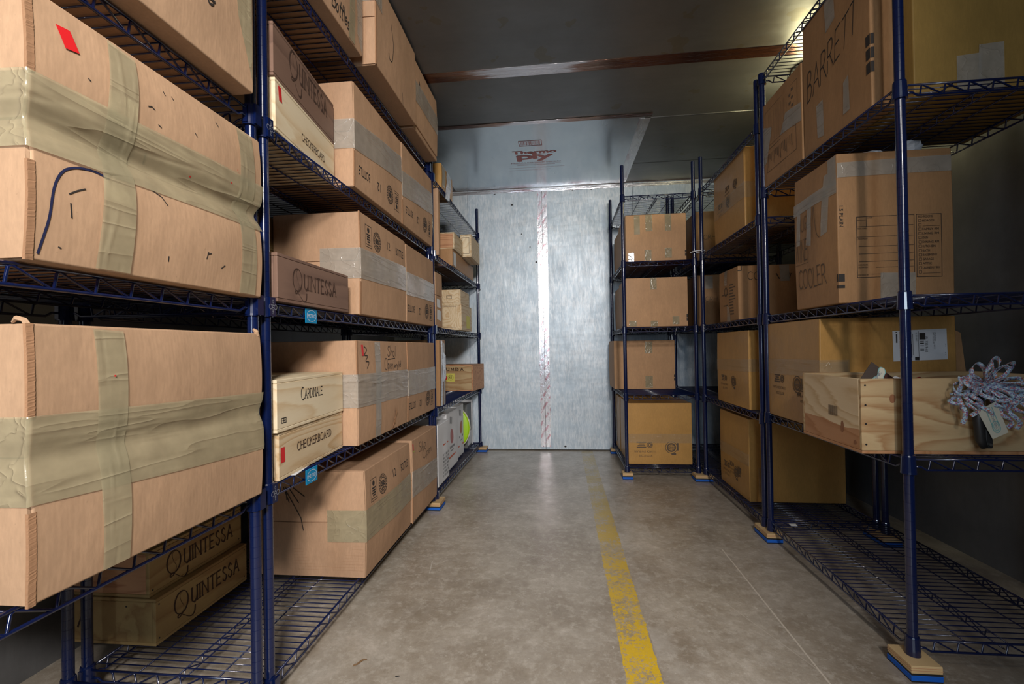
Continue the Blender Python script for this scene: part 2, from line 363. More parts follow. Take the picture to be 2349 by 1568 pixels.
# ------------------------------------------------------------------ text and strokes in 2-D
def smooth(pts, n=6):
    P = [pts[0]]+list(pts)+[pts[-1]]; out = []
    for i in range(1, len(P)-2):
        p0, p1, p2, p3 = P[i-1:i+3]
        for k in range(n):
            t = k/n
            out.append(tuple(.5*((2*b)+(-a+c)*t+(2*a-5*b+4*c-d)*t*t+(-a+3*b-3*c+d)*t**3) for a, b, c, d in zip(p0, p1, p2, p3)))
    out.append(tuple(pts[-1])); return out
def arc(cx, cy, rx, ry, a0, a1, n=14):
    return [(cx+rx*cos(radians(a0+(a1-a0)*i/n)), cy+ry*sin(radians(a0+(a1-a0)*i/n))) for i in range(n+1)]
G = {
 'A': (.78, [[(0, 0), (.40, 1), (.78, 0)], [(.15, .36), (.64, .36)]]),
 'B': (.60, [[(0, 0), (0, 1)], smooth([(0, 1), (.34, .99), (.50, .77), (.34, .54), (0, .53)]), smooth([(.1, .53), (.42, .5), (.60, .27), (.42, .02), (0, 0)])]),
 'C': (.78, [arc(.45, .5, .43, .52, 48, 312)]),
 'D': (.72, [[(0, 0), (0, 1)], smooth([(0, 1), (.35, .98), (.66, .78), (.70, .4), (.46, .06), (0, 0)])]),
 'E': (.56, [[(0, 0), (0, 1)], [(0, 1), (.52, 1)], [(0, .52), (.42, .52)], [(0, 0), (.56, 0)]]),
 'G': (.78, [arc(.45, .5, .43, .52, 48, 320), [(.5, .45), (.78, .45), (.78, .1)]]),
 'H': (.70, [[(0, 0), (0, 1)], [(.70, 0), (.70, 1)], [(0, .52), (.70, .52)]]),
 'I': (.10, [[(.05, 0), (.05, 1)]]),
 'K': (.66, [[(0, 0), (0, 1)], [(.6, 1), (.02, .48)], [(.2, .62), (.68, 0)]]),
 'L': (.52, [[(0, 1), (0, 0), (.52, 0)]]),
 'M': (.86, [[(0, 0), (.05, 1), (.43, .1), (.8, 1), (.86, 0)]]),
 'N': (.74, [[(0, 0), (0, 1)], [(0, 1), (.74, 0)], [(.74, 0), (.74, 1)]]),
 'O': (.84, [arc(.42, .5, .42, .52, 90, 450, 20)]),
 'P': (.58, [[(0, 0), (0, 1)], smooth([(0, 1), (.36, .99), (.56, .76), (.36, .5), (0, .48)])]),
 'R': (.66, [[(0, 0), (0, 1)], smooth([(0, 1), (.36, .99), (.52, .77), (.36, .52), (0, .50)]), [(.26, .5), (.68, 0)]]),
 'S': (.56, [smooth([(.50, .84), (.34, 1.0), (.12, .92), (.06, .72), (.26, .53), (.46, .38), (.52, .18), (.34, -.01), (.10, .05), (.02, .2)])]),
 'T': (.68, [[(.34, 0), (.34, 1)], [(0, 1), (.68, 1)]]),
 'U': (.68, [smooth([(0, 1), (0, .5), (.04, .14), (.30, -.02), (.56, .12), (.64, .3)]), [(.66, 1), (.66, 0)]]),
 'W': (1.0, [[(0, 1), (.24, 0), (.5, .8), (.76, 0), (1.0, 1)]]),
 'o': (.42, [arc(.2, .25, .2, .26, 60, 420)]), 'p': (.42, [[(0, .5), (0, -.4)], arc(.2, .25, .2, .25, 150, -170)]),
 'e': (.40, [smooth([(.02, .26), (.36, .3), (.3, .5), (.1, .46), (.02, .2), (.18, 0), (.4, .12)])]),
 'n': (.42, [smooth([(0, .5), (.02, .02), (.06, .34), (.24, .5), (.36, .3), (.38, 0)])]),
 't': (.3, [[(.14, .95), (.12, .05), (.28, 0)], [(-.04, .6), (.32, .64)]]), 'l': (.12, [[(.04, 1), (.06, 0)]]),
 's': (.32, [smooth([(.3, .5), (.06, .44), (.1, .28), (.3, .16), (.2, -.02), (0, .02)])]),
 'h': (.4, [smooth([(0, 1), (.02, .02), (.06, .34), (.22, .48), (.34, .3), (.36, 0)])]), 'd': (.42, [arc(.2, .24, .18, .24, 40, 330), [(.4, 1), (.4, 0)]]),
 'w': (.6, [smooth([(0, .5), (.12, 0), (.28, .4), (.42, 0), (.6, .5)])]), 'y': (.4, [[(0, .5), (.2, .05)], [(.4, .5), (.06, -.4)]]),
 '1': (.2, [[(.0, .8), (.12, 1), (.12, 0)]]), '2': (.5, [smooth([(.02, .78), (.2, 1), (.42, .8), (.3, .45), (.0, 0), (.25, .06), (.5, 0)])]),
 '-': (.4, [[(.05, .4), (.35, .42)]]), ' ': (.35, []),
 '4': (.5, [[(.38, 0), (.38, 1), (0, .35), (.5, .35)]]), '3': (.5, [smooth([(.04, .86), (.28, 1), (.42, .78), (.16, .55), (.46, .32), (.24, 0), (0, .1)])]),
}
def stroke2d(st, thick, thin=None, nib=35):
    """ribbon quads for one polyline; the width follows a broad nib when thin is given"""
    out = []
    for a, b in zip(st, st[1:]):
        dx, dy = b[0]-a[0], b[1]-a[1]; L = math.hypot(dx, dy)
        if L < 1e-6: continue
        wd = thick if thin is None else thin+(thick-thin)*abs(sin(math.atan2(dy, dx)-radians(180-nib)))**1.3
        ex, ey = dx/L*wd*.35, dy/L*wd*.35; nx, ny = -dy/L*wd/2, dx/L*wd/2
        out.append([(a[0]-ex+nx, a[1]-ey+ny), (a[0]-ex-nx, a[1]-ey-ny), (b[0]+ex-nx, b[1]+ey-ny), (b[0]+ex+nx, b[1]+ey+ny)])
    return out
def word(s, serif=True, thick=.13, thin=.05, gap=.22, jit=0, slant=0, firstbig=1.0):
    """polys in units of cap height; returns polys, width"""
    P = []; x = 0
    for i, ch in enumerate(s):
        wdt, sts = G[ch]; k = firstbig if i == 0 else 1.0
        jy = random.uniform(-jit, jit); jr = random.uniform(-jit, jit)
        for st in sts:
            pts = [((x+px*k)+slant*py+jr*py, py*k-(k-1)*.25+jy) for px, py in st]
            P += stroke2d(pts, thick, thin if serif else None)
            if serif:
                for e, nb in ((pts[0], pts[1]), (pts[-1], pts[-2])):
                    vert = abs(e[1]-nb[1]) > abs(e[0]-nb[0])*.9
                    if vert and (abs(e[1]) < .03 or abs(e[1]-1) < .03) and ch not in 'SCO':
                        P += stroke2d([(e[0]-.10, e[1]), (e[0]+.10, e[1])], thin*1.2)
        x += wdt*k+gap
    return P, x-gap
def quint():
    P = []
    def a(st, t, n=.004): P.extend(stroke2d(st, t, n))
    a(arc(.105, .085, .088, .118, 20, 380, 28), .019, .007)
    a(smooth([(.125, .195), (.085, .17), (.10, .10), (.135, .03), (.12, -.03)]), .004, .0035)
    a(smooth([(.12, -.032), (.085, -.028), (.058, -.040), (.062, -.058), (.088, -.056), (.11, -.042)]), .014, .006)
    a(smooth([(.10, -.036), (.15, -.078), (.20, -.118), (.245, -.132), (.28, -.105), (.288, -.045)]), .018, .006)
    W, wd = word('UINTESSA', True, .19, .07, .27)
    sc = .735/wd
    for q in W: P.append([(.245+x*sc*1.0, y*.158) for x, y in q])
    return P, 1.0
_tc = {}
def text2d(s):
    if s in _tc: return _tc[s]
    cu = bpy.data.curves.new('t', 'FONT'); cu.body = s; cu.size = 1; cu.resolution_u = 3
    o = bpy.data.objects.new('t', cu); COL.objects.link(o)
    dg = bpy.context.evaluated_depsgraph_get(); me = bpy.data.meshes.new_from_object(o.evaluated_get(dg))
    v = [(p.co.x, p.co.y) for p in me.vertices]; f = [tuple(p.vertices) for p in me.polygons]
    bpy.data.objects.remove(o); bpy.data.curves.remove(cu); bpy.data.meshes.remove(me)
    x0 = min(a for a, _ in v); x1 = max(a for a, _ in v); y0 = min(b for _, b in v); y1 = max(b for _, b in v)
    polys = [[((v[i][0]-x0)/(x1-x0), (v[i][1]-y0)/(y1-y0)) for i in p] for p in f]
    _tc[s] = polys; return polys
def place(polys, u, v, w, h, rot=0, shear=0):
    """unit-square polys to the rectangle with lower-left u,v and size w,h; rot in quarter turns of the rectangle content"""
    out = []
    for q in polys:
        r = []
        for x, y in q:
            if rot == 180: x, y = 1-x, 1-y
            elif rot == 90: x, y = 1-y, x
            elif rot == 270: x, y = y, 1-x
            r.append((u+x*w, v+y*h+shear*x))
        out.append(r)
    return out
def norm(P, W, H=1.0): return [[(x/W, y/H) for x, y in q] for q in P]
def rect(u0, v0, u1, v1): return [[(u0, v0), (u1, v0), (u1, v1), (u0, v1)]]
def frame(u0, v0, u1, v1, t=.002):
    return rect(u0, v0, u1, v0+t)+rect(u0, v1-t, u1, v1)+rect(u0, v0, u0+t, v1)+rect(u1-t, v0, u1, v1)
def ringp(cu, cv, r1, r2, n=24, sq=1.0):
    return [[(cu+r*cos(a)*sq, cv+r*sin(a)) for r, a in ((r1, 2*pi*i/n), (r2, 2*pi*i/n), (r2, 2*pi*(i+1)/n), (r1, 2*pi*(i+1)/n))] for i in range(n)]

# ------------------------------------------------------------------ boxes
def crease(a, b, sd, wr):
    """narrow ridges running along the tape, wandering with a"""
    e = 0
    for k in range(5):
        c0 = .5+.38*sin(sd*3.1+k*2.4)+(.10+.05*k)*sin(a*(3+k)+sd+k)*(.6)
        wd = .022+.012*((k*7+int(sd*10)) % 3)
        e += math.exp(-((b-c0)/wd)**2)*max(0, sin(a*(2.2+.7*k)*2+k*1.7+sd))*(1 if k % 2 else -.6)
    return e*wr+wr*.12*sin(a*40+b*31+sd)*sin(a*23-b*17)
class Carton:
    """local frame: front face x=0 looking +x, y 0..L along the shelf, z 0..H; near end A is y=0, near end B is y=L"""
    def __init__(s, name, loc, L, D, H, mat, label, cat='box', rot=0, bulge=.006, pinch=0, group=None, lean=0, seed=0, near='A', flaps=True, body=True, cut=None):
        s.L, s.D, s.H, s.bu, s.pi = L, D, H, bulge, pinch; s.sd = seed or random.random()*9; s.lean = lean; s.near = near; s.fo = 0
        s.root = empty(name, loc, rot); tag(s.root, label, cat, group)
        if body:
            mb = MB(); ny, nx, nz = max(4, int(L/.03)), max(3, int(D/.06)), max(6, int(H/.009)) if pinch else max(4, int(H/.03))
            def grid(fn, a, b):
                n = len(mb.v)
                for i in range(a+1):
                    for j in range(b+1): mb.v.append(s.df(fn(i/a, j/b)))
                for i in range(a):
                    for j in range(b):
                        k = n+i*(b+1)+j; mb.f.append((k, k+b+1, k+b+2, k+1))
            grid(lambda p, q: (0, p*L, q*H), ny, nz); grid(lambda p, q: (-D, (1-p)*L, q*H), ny, nz)
            grid(lambda p, q: (-D+p*D, 0, q*H), nx, nz); grid(lambda p, q: (-p*D, L, q*H), nx, nz)
            grid(lambda p, q: (-D+p*D, q*L, H), nx, ny); grid(lambda p, q: (-p*D, q*L, 0), nx, ny)
            me = mb.mesh('carton_body', mat)
            import bmesh
            bm = bmesh.new(); bm.from_mesh(me); bmesh.ops.remove_doubles(bm, verts=bm.verts, dist=1e-5); bm.to_mesh(me); bm.free()
            me.shade_smooth()
            o = bpy.data.objects.new('carton_body', me); COL.objects.link(o); o.parent = s.root
            b = o.modifiers.new('bevel', 'BEVEL'); b.width = .0045; b.segments = 2; b.limit_method = 'ANGLE'; b.angle_limit = radians(55); b.harden_normals = True
            s.bodyobj = o
        if flaps: s.flaps(); s.fo = .0052
    def df(s, p):
        x, y, z = p; L, D, H = s.L, s.D, s.H
        u, v, w_ = y/L, z/H, -x/D
        S = lambda t: max(0, sin(pi*min(1, max(0, t))))
        q = math.exp(-((v-.52)/.055)**2)
        lob = abs(sin(2*pi*min(1, max(0, v)))) if s.pi else S(v)
        wob = .0016*sin(9*u+s.sd)*S(v)+.0014*sin(13*v+2*s.sd)*S(u)
        dx = (1-w_)*(s.bu*(.35+.65*S(u))*lob-s.pi*q+wob)-(w_)*s.bu*S(u)*S(v)*.4
        dy = -(1-u)*((s.bu*.8*S(w_))*lob-s.pi*.6*q)+u*((s.bu*.8*(.3+.7*S(w_)))*lob-s.pi*.6*q)
        dz = -v*(.006*S(u)*S(w_))*(1 if s.bu > .003 else 0)
        return (x+dx, y+dy+s.lean*v, z+dz)
    def P(s, face, u, v, eps=.0012):
        if face == 'F': p, n = (0, u, v), (1, 0, 0)
        elif face == 'A': p, n = (-s.D+u, 0, v), (0, -1, 0); eps += s.fo
        elif face == 'B': p, n = (-u, s.L, v), (0, 1, 0); eps += s.fo
        elif face == 'T': p, n = (-s.D+u, v, s.H), (0, 0, 1)
        q = s.df(p); return tuple(q[i]+n[i]*eps for i in range(3))
    def ink(s, name, face, polys, mat, eps=.0011, label=None):
        mb = MB(); n = 0
        for k, q in enumerate(polys):
            b = len(mb.v)
            for u, v in q: mb.v.append(s.P(face, u, v, eps+(k % 7)*3e-5))
            mb.f.append(tuple(range(b, b+len(q))))
        o = mb.build(name, mat, s.root)
        if label: o['label'] = label
        return o
    def patch(s, name, face, c, mat, nu=24, nv=8, eps=.0018, wr=.0, label=None, dirn=0):
        """c: four corners (u,v) order ll, lr, ur, ul"""
        mb = MB()
        for i in range(nu+1):
            for j in range(nv+1):
                a, b = i/nu, j/nv
                u = (c[0][0]*(1-a)+c[1][0]*a)*(1-b)+(c[3][0]*(1-a)+c[2][0]*a)*b
                v = (c[0][1]*(1-a)+c[1][1]*a)*(1-b)+(c[3][1]*(1-a)+c[2][1]*a)*b
                t = b if not dirn else a; o_ = a if not dirn else b
                e = max(eps*.5, eps+crease(o_, t, s.sd+u*3, wr*.7))
                mb.v.append(s.P(face, u, v, e))
        for i in range(nu):
            for j in range(nv):
                k = i*(nv+1)+j; mb.f.append((k, k+nv+1, k+nv+2, k+1))
        o = mb.build(name, mat, s.root, smooth=True)
        if label: o['label'] = label
        return o
    def wraptape(s, v0, v1, na, v0e=None, v1e=None, mat=None, wr=.002, ffrac=1.0, name='packing_tape', vn=None):
        """tape round the near front corner: na = length on the near end"""
        mat = mat or M['tape']; v0e = v0 if v0e is None else v0e; v1e = v1 if v1e is None else v1e
        mb = MB(); A = s.near == 'A'; ns, nf, nv = 12, 90, 40 if wr > .0025 else 24
        L = s.L*ffrac; cols = []
        for i in range(ns+1):
            a = i/ns; u = (s.D-na*(1-a)) if A else (na*(1-a)); cols.append(('A' if A else 'B', u, 0, a))
        cols.append(('C', 0, 0, 1))
        for i in range(nf+1):
            a = i/nf; cols.append(('F', (L*a if A else s.L-L*a), a, 1))
        for fc, u, a, _ in cols:
            for j in range(nv+1):
                b = j/nv; v = (v0*(1-a)+v0e*a)*(1-b)+(v1*(1-a)+v1e*a)*b
                e = max(.0008, .0024+crease(a, b, s.sd, wr))
                if fc == 'C':
                    p = s.P('F', 0 if A else s.L, v, 0); e = .004+s.fo*1.3
                    mb.v.append((p[0]+.003, p[1]-(e*.8 if A else -e*.8), p[2]))
                else: mb.v.append(s.P(fc, u, v, e))
        n = nv+1
        for i in range(len(cols)-1):
            for j in range(nv):
                k = i*n+j; mb.f.append((k, k+n, k+n+1, k+1) if A else (k, k+1, k+n+1, k+n))
        return mb.build(name, mat, s.root, smooth=True)
    def flaps(s):
        """two outer flaps of the closed end, meeting at mid height, ragged cut edge towards the aisle"""
        A = s.near == 'A'; t = .0045; L = s.L; D = s.D; H = s.H
        for lo, hi in ((.003, H*.515), (H*.525, H-.003)):
            mb = MB(); n = 10; m = 8
            def q(i, j, e):
                x = (i/n); z = lo+(hi-lo)*j/m
                u = (.004+(D-.006-.002*random.random()*(i == n))*x)
                return s.P('A', u, z, e) if A else s.P('B', D-u, z, e)
            for e in (0, t):
                for i in range(n+1):
                    for j in range(m+1): mb.v.append(q(i, j, e))
            k0 = (n+1)*(m+1)
            for i in range(n):
                for j in range(m):
                    a = k0+i*(m+1)+j; mb.f.append((a, a+m+1, a+m+2, a+1) if A else (a, a+1, a+m+2, a+m+1))
            rim = [i*(m+1) for i in range(n+1)]+[n*(m+1)+j for j in range(1, m+1)]+[i*(m+1)+m for i in range(n-1, -1, -1)]+[j for j in range(m-1, 0, -1)]
            for a, b in zip(rim, rim[1:]+rim[:1]): mb.f.append((a, b, b+k0, a+k0))
            mb.build('flap', s.bodyobj.data.materials[0], s.root)
    def edge(s, seg=((0, .4), (.62, 1))):
        """torn corrugated edge standing at the near front corner"""
        A = s.near == 'A'
        for lo, hi in seg:
            mb = MB(); n = int((hi-lo)*s.H/.0022)
            rows = []
            for i in range(n+1):
                z = (lo+(hi-lo)*i/n)*s.H; j = random.uniform(-.0004, .0005)
                y = -.0035 if A else s.L+.0035; d = 1 if A else -1
                p = s.df((0, 0 if A else s.L, z))
                rows.append([(p[0]-.004, p[1]-.006*d, z), (p[0]+.0012+j*.6, p[1]-.0062*d+j*.5, z), (p[0]+.0014-j*.6, p[1]+.004*d+j*1.5, z), (p[0]-.001, p[1]+.006*d+j*1.5, z)])
            b = len(mb.v)
            for r in rows: mb.v += r
            for i in range(n):
                for k in range(3):
                    a = b+i*4+k; mb.f.append((a, a+1, a+5, a+4))
            mb.build('torn_edge', M['fluting'], s.root)

def case12(c, rot, mat=None, alpha=None):
    """print of the twelve-bottle carton: recycling box, round seal, 12, BOTTLE"""
    mat = mat or M['ink']; L, H = c.L, c.H; P = []
    def R(polys): return polys if not rot else [[(L-u, H-v) for u, v in q] for q in polys]
    u0, v0 = .045, .285
    P += frame(u0, v0, u0+.062, v0+.092, .0018)+ringp(u0+.031, v0+.072, .0, .011)+ringp(u0+.031, v0+.072, .006, .008)
    for i, wd in enumerate((.036, .030, .034, .022)):
        P += rect(u0+.031-wd/2, v0+.050-i*.010, u0+.031+wd/2, v0+.056-i*.010)
    P += rect(u0+.006, v0+.010, u0+.056, v0+.0125)
    c.ink('recycling_print', 'F', R(P), mat); P = []
    cu, cv = .168, .328
    P += ringp(cu, cv, .040, .043)+ringp(cu, cv, .026, .029)
    for i in range(18):
        a = 2*pi*i/18; P += [[(cu+r*cos(a+d), cv+r*sin(a+d)) for r, d in ((.031, -.07), (.038, -.07), (.038, .09), (.031, .09))]]
    P += rect(cu-.017, cv+.010, cu+.017, cv+.014)+rect(cu-.004, cv-.018, cu+.004, cv+.010)+ringp(cu-.012, cv, .003, .009)+ringp(cu+.012, cv, .003, .009)+rect(cu-.014, cv-.020, cu+.014, cv-.015)
    c.ink('seal_print', 'F', R(P), mat); c.ink('number_print', 'F', R(place(text2d('12'), .285, .322, .036, .036)), mat); P = []
    P += place(text2d('BOTTLE'), .395, .318, .105, .036)
    c.ink('lettering', 'F', R(P), mat)
def packprint(c, face, u, v, s=1.0, mat=None):
    """small print block of the golden cartons, standing upside down: seal lines, 15 PACK, round emblem"""
    P = []
    for i, (a, b) in enumerate(((0, .062), (.012, .05), (.006, .056), (0, .062))): P += rect(u+a*s, v+(.105-i*.011)*s, u+b*s, v+(.112-i*.011)*s)
    P += ringp(u+.085*s, v+.092*s, .006*s, .013*s)+ringp(u+.085*s, v+.092*s, .016*s, .020*s, 12)
    c.ink('seal_print', face, P, mat or M['fadeink']); P = []
    P += place(text2d('15 PACK S/W PLAIN'), u-.015*s, v+.040*s, .135*s, .014*s, 180)
    P += place(text2d('BOTTLE CODE'), u+.015*s, v+.012*s, .085*s, .014*s, 180)
    c.ink('lettering', face, P, mat or M['fadeink']); P = []
    cu, cv = u+.225*s, v+.075*s
    P += ringp(cu, cv, .036*s, .040*s)+ringp(cu, cv, .020*s, .030*s, 16)+rect(cu-.03*s, cv-.004*s, cu+.03*s, cv+.002*s)+rect(cu+.034*s, cv-.02*s, cu+.046*s, cv+.03*s)+rect(cu+.0*s, cv-.05*s, cu+.03*s, cv-.036*s)
    for i in range(10):
        a = 2*pi*i/10; P += [[(cu+r*cos(a+d), cv+r*sin(a+d)) for r, d in ((.006*s, -.15), (.018*s, -.12), (.018*s, .12), (.006*s, .15))]]
    c.ink('emblem_print', face, P, mat or M['fadeink'])

class Crate(Carton):
    """closed or open wooden wine case made of boards"""
    def __init__(s, name, loc, L, D, H, mat, matend, label, rot=0, near='A', open_top=False, overlap='end', group=None, t=.012, cat='wine crate'):
        Carton.__init__(s, name, loc, L, D, H, mat, label, cat, rot, bulge=0, flaps=False, body=False, near=near, group=group)
        s.df = lambda p: p
        def bd(nm, b, m):
            mb = MB(); mb.box(*b); return mb.build(nm, m, s.root, bevel=.0012, seg=1)
        e = .0006
        bd('front_panel', (-t, 0, e*2+t, L-e*2-t, t*.8+e, H-(0 if open_top else t*.8+e)) if overlap == 'end' else (-t, 0, 0, L, t*.8+e, H-(0 if open_top else t*.8+e)), mat)
        bd('back_panel', (-D, -D+t, 0, L, t*.8+e, H-(0 if open_top else t*.8+e)), mat)
        ex = (-D+t+e, -t-e) if overlap != 'end' else (-D+t+e, 0)
        bd('end_panel', (ex[0], ex[1], 0, t, t*.8+e, H-(0 if open_top else t*.8+e)), matend)
        bd('end_panel', (ex[0], ex[1], L-t, L, t*.8+e, H-(0 if open_top else t*.8+e)), matend)
        bd('base_board', (-D, 0, 0, L, 0, t*.8), mat)
        if not open_top: bd('lid_board', (-D, 0, 0, L, H-t*.8, H), mat)
    def nails(s, face, pts, r=.0028):
        for u, v in pts:
            s.ink('nail', face, [[(u+r*cos(a*pi/4), v+r*sin(a*pi/4)) for a in range(8)]], M['blackrub'])

# ------------------------------------------------------------------ room shell
XL, XR, YB, ZC, YF = -1.66, 1.87, 4.455, 2.556, -2.7
def slab(name, b, mat):
    mb = MB(); mb.box(*b); return struct(name, mb, mat)
slab('floor', (XL-.1, XR+.1, YF, YB+.1, -.1, 0), M['floor'])
slab('ceiling', (XL-.1, XR+.1, YF, YB+.1, ZC, ZC+.08), M['ceiling'])
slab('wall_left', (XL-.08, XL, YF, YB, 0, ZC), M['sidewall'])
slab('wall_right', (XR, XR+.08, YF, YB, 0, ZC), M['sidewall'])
slab('wall_light_block', (XL, -.87, -.52, -.46, 0, ZC), M['sidewall'])   # unseen wall piece left of the doorway, added to block light behind the shelving
slab('wall_light_block', (.68, XR, -.52, -.46, 0, ZC), M['sidewall'])   # unseen wall piece right of the doorway, added to dim the right row
# back wall of metal sheets with thin joints
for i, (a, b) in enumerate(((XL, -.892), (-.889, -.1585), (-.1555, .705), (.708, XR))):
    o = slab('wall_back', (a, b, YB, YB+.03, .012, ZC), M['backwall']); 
slab('wall_back', (XL, XR, YB+.03, YB+.06, 0, ZC), M['blackrub'])
def strip(name, b, mat, label=None):
    mb = MB(); mb.box(*b); o = struct(name, mb, mat)
    if label: o['label'] = label
    return o
strip('trim_1', (-.204, -.1585, YB-.0015, YB, .035, ZC-.03), M['seamtape'], 'silver tape with slanted red print along the back wall seam')
strip('trim_1', (-.1555, -.108, YB-.0015, YB, .035, ZC-.03), M['seamtape'], 'silver tape with slanted red print along the back wall seam')
strip('trim_2', (-1.2, XR, YB-.002, YB, ZC-.040, ZC-.008), M['foiltape'], 'bright foil tape along the top of the back wall')
strip('trim_2', (-1.2, XR, YB-.03, YB-.001, ZC-.002, ZC-.0005), M['rusttape'], 'rust coloured tape in the ceiling corner')
strip('trim_3', (-1.1, XR, 2.515, 2.605, ZC-.002, ZC-.0003), M['rusttape'], 'rusty foil tape strip across the ceiling')
strip('ceiling_panel', (-1.0, .60, 3.165, YB-.03, ZC-.003, ZC-.0003), M['thermo'], 'bright silver ceiling sheet by the back wall')
strip('trim_4', (-1.0, .64, 3.13, 3.172, ZC-.0045, ZC-.003), M['rusttape'], 'reddish foil tape along the front of the silver ceiling sheet')
strip('trim_4', (.565, .640, 3.20, YB-.04, ZC-.0045, ZC-.003), M['foiltapey'], 'crinkled foil tape along the side of the silver ceiling sheet')
strip('trim_5', (.64, XR, 3.195, 3.202, ZC-.0015, ZC-.0003), M['zinc'], 'thin ceiling joint')
strip('trim_5', (.64, XR, 3.985, 3.990, ZC-.0015, ZC-.0003), M['blackrub'], 'thin dark ceiling joint')
# print on the silver sheet
def ceilprint(polys, mat, name='ceiling_print'):
    mb = MB()
    for q in polys:
        b = len(mb.v); mb.v += [(x, -y, ZC-.0036-.00002*(len(mb.f) % 40)) for x, y in q]; mb.f.append(tuple(range(b, b+len(q)))[::-1])
    return struct(name, mb, mat)
PLY = [[(x*.44, .28+y*.72-.28) for x, y in q] for q in text2d('p')]+[[(.46, .28), (.54, .28), (.54, 1), (.46, 1)]]+[[(.56+x*.44, y*.72) for x, y in q] for q in text2d('y')]
P = place(text2d('Thermo'), -.355, -3.655, .345, .055)+place(PLY, -.325, -3.80, .285, .155)
for dx, dy in ((.008, 0), (-.008, 0), (0, .006), (0, -.006)): P += place(PLY, -.325+dx, -3.80+dy, .285, .155)+place(text2d('Thermo'), -.355+dx*.6, -3.655+dy*.5, .345, .055)
ceilprint(P, M['redprint'])
P = place(text2d('STRUCTURAL SHEATHING BY THERMO-PLY'), -.39, -3.845, .42, .020)+rect(-.38, -3.862, .03, -3.860)+rect(-.34, -3.885, -.02, -3.882)+rect(-.42, -3.94, .06, -3.938)+rect(-.42, -3.99, -.06, -3.988)
P += frame(-.292, -3.515, -.115, -3.425, .006)
for i in range(22):
    x = -.276+i*.0068; P += rect(x, -3.50, x+random.choice((.002, .003, .005)), -3.44)
ceilprint(P, M['redprint'])
for x, z in ((-.746, .027), (.03, .040), (-.36, 2.11), (-.28, 1.98), (-.22, 1.83), (-.45, 2.4), (.32, 2.515), (.14, 2.515), (-.62, 2.516), (.62, 2.516)):
    mb = MB(); r = random.choice((.007, .009, .011)); n = 10
    mb.v = [(x+r*cos(2*pi*i/n), YB-.0006, z+r*.8*sin(2*pi*i/n)) for i in range(n)]; mb.f = [tuple(range(n))]
    struct('wall_back', mb, M['blackrub'])

# ------------------------------------------------------------------ wire shelving
def post_mesh(z0, z1):
    mb = MB(); r = .0138; prof = [(r*.9, z0), (r, z0+.002)]; z = z0+.020
    while z < z1-.01:
        prof += [(r, z), (r*.955, z+.0004), (r*.955, z+.0016), (r, z+.002)]; z += .0274
    prof += [(r, z1-.003), (r*.8, z1)]
    mb.lathe(prof, n=18); me = mb.mesh('post', M['navy'])
    me.polygons.foreach_set('use_smooth', [True]*len(me.polygons))
    sharp = [abs(me.vertices[e.vertices[0]].co.z-me.vertices[e.vertices[1]].co.z) < 1e-6 for e in me.edges]
    at = me.attributes.new('sharp_edge', 'BOOLEAN', 'EDGE'); at.data.foreach_set('value', sharp)
    return me
def foot_mesh(z0, z1):
    mb = MB(); mb.lathe([(.0142, z1-.004), (.0142, z1)], n=16); mb.lathe([(.0055, z0+.004), (.0055, z1-.004)], n=10)
    mb.lathe([(.0155, z0), (.0155, z0+.010), (.013, z0+.011), (.0125, z0+.006)], n=16); mb.lathe([(.010, z0+.012), (.010, z0+.018)], n=6)
    return mb.mesh('leveling_foot', M['zinc'])
FOOTB = foot_mesh(.048, .078); FOOTL = foot_mesh(0, .078)
PM = {}
def collar_mesh():
    mb = MB(); mb.lathe([(.0145, -.046), (.0205, -.046), (.0200, -.040), (.0178, .006), (.0165, .010), (.0145, .011)], n=20)
    mb.box(-.006, .006, -.0225, -.0175, -.042, .004)
    me = mb.mesh('collar', M['navy']); return me
COLLAR = collar_mesh()
def collar_plate():
    mb = MB(); mb.box(.0165, .0235, -.012, .012, -.044, .009)
    return mb.mesh('collar_clip', M['navy'])
CPLATE = collar_plate()
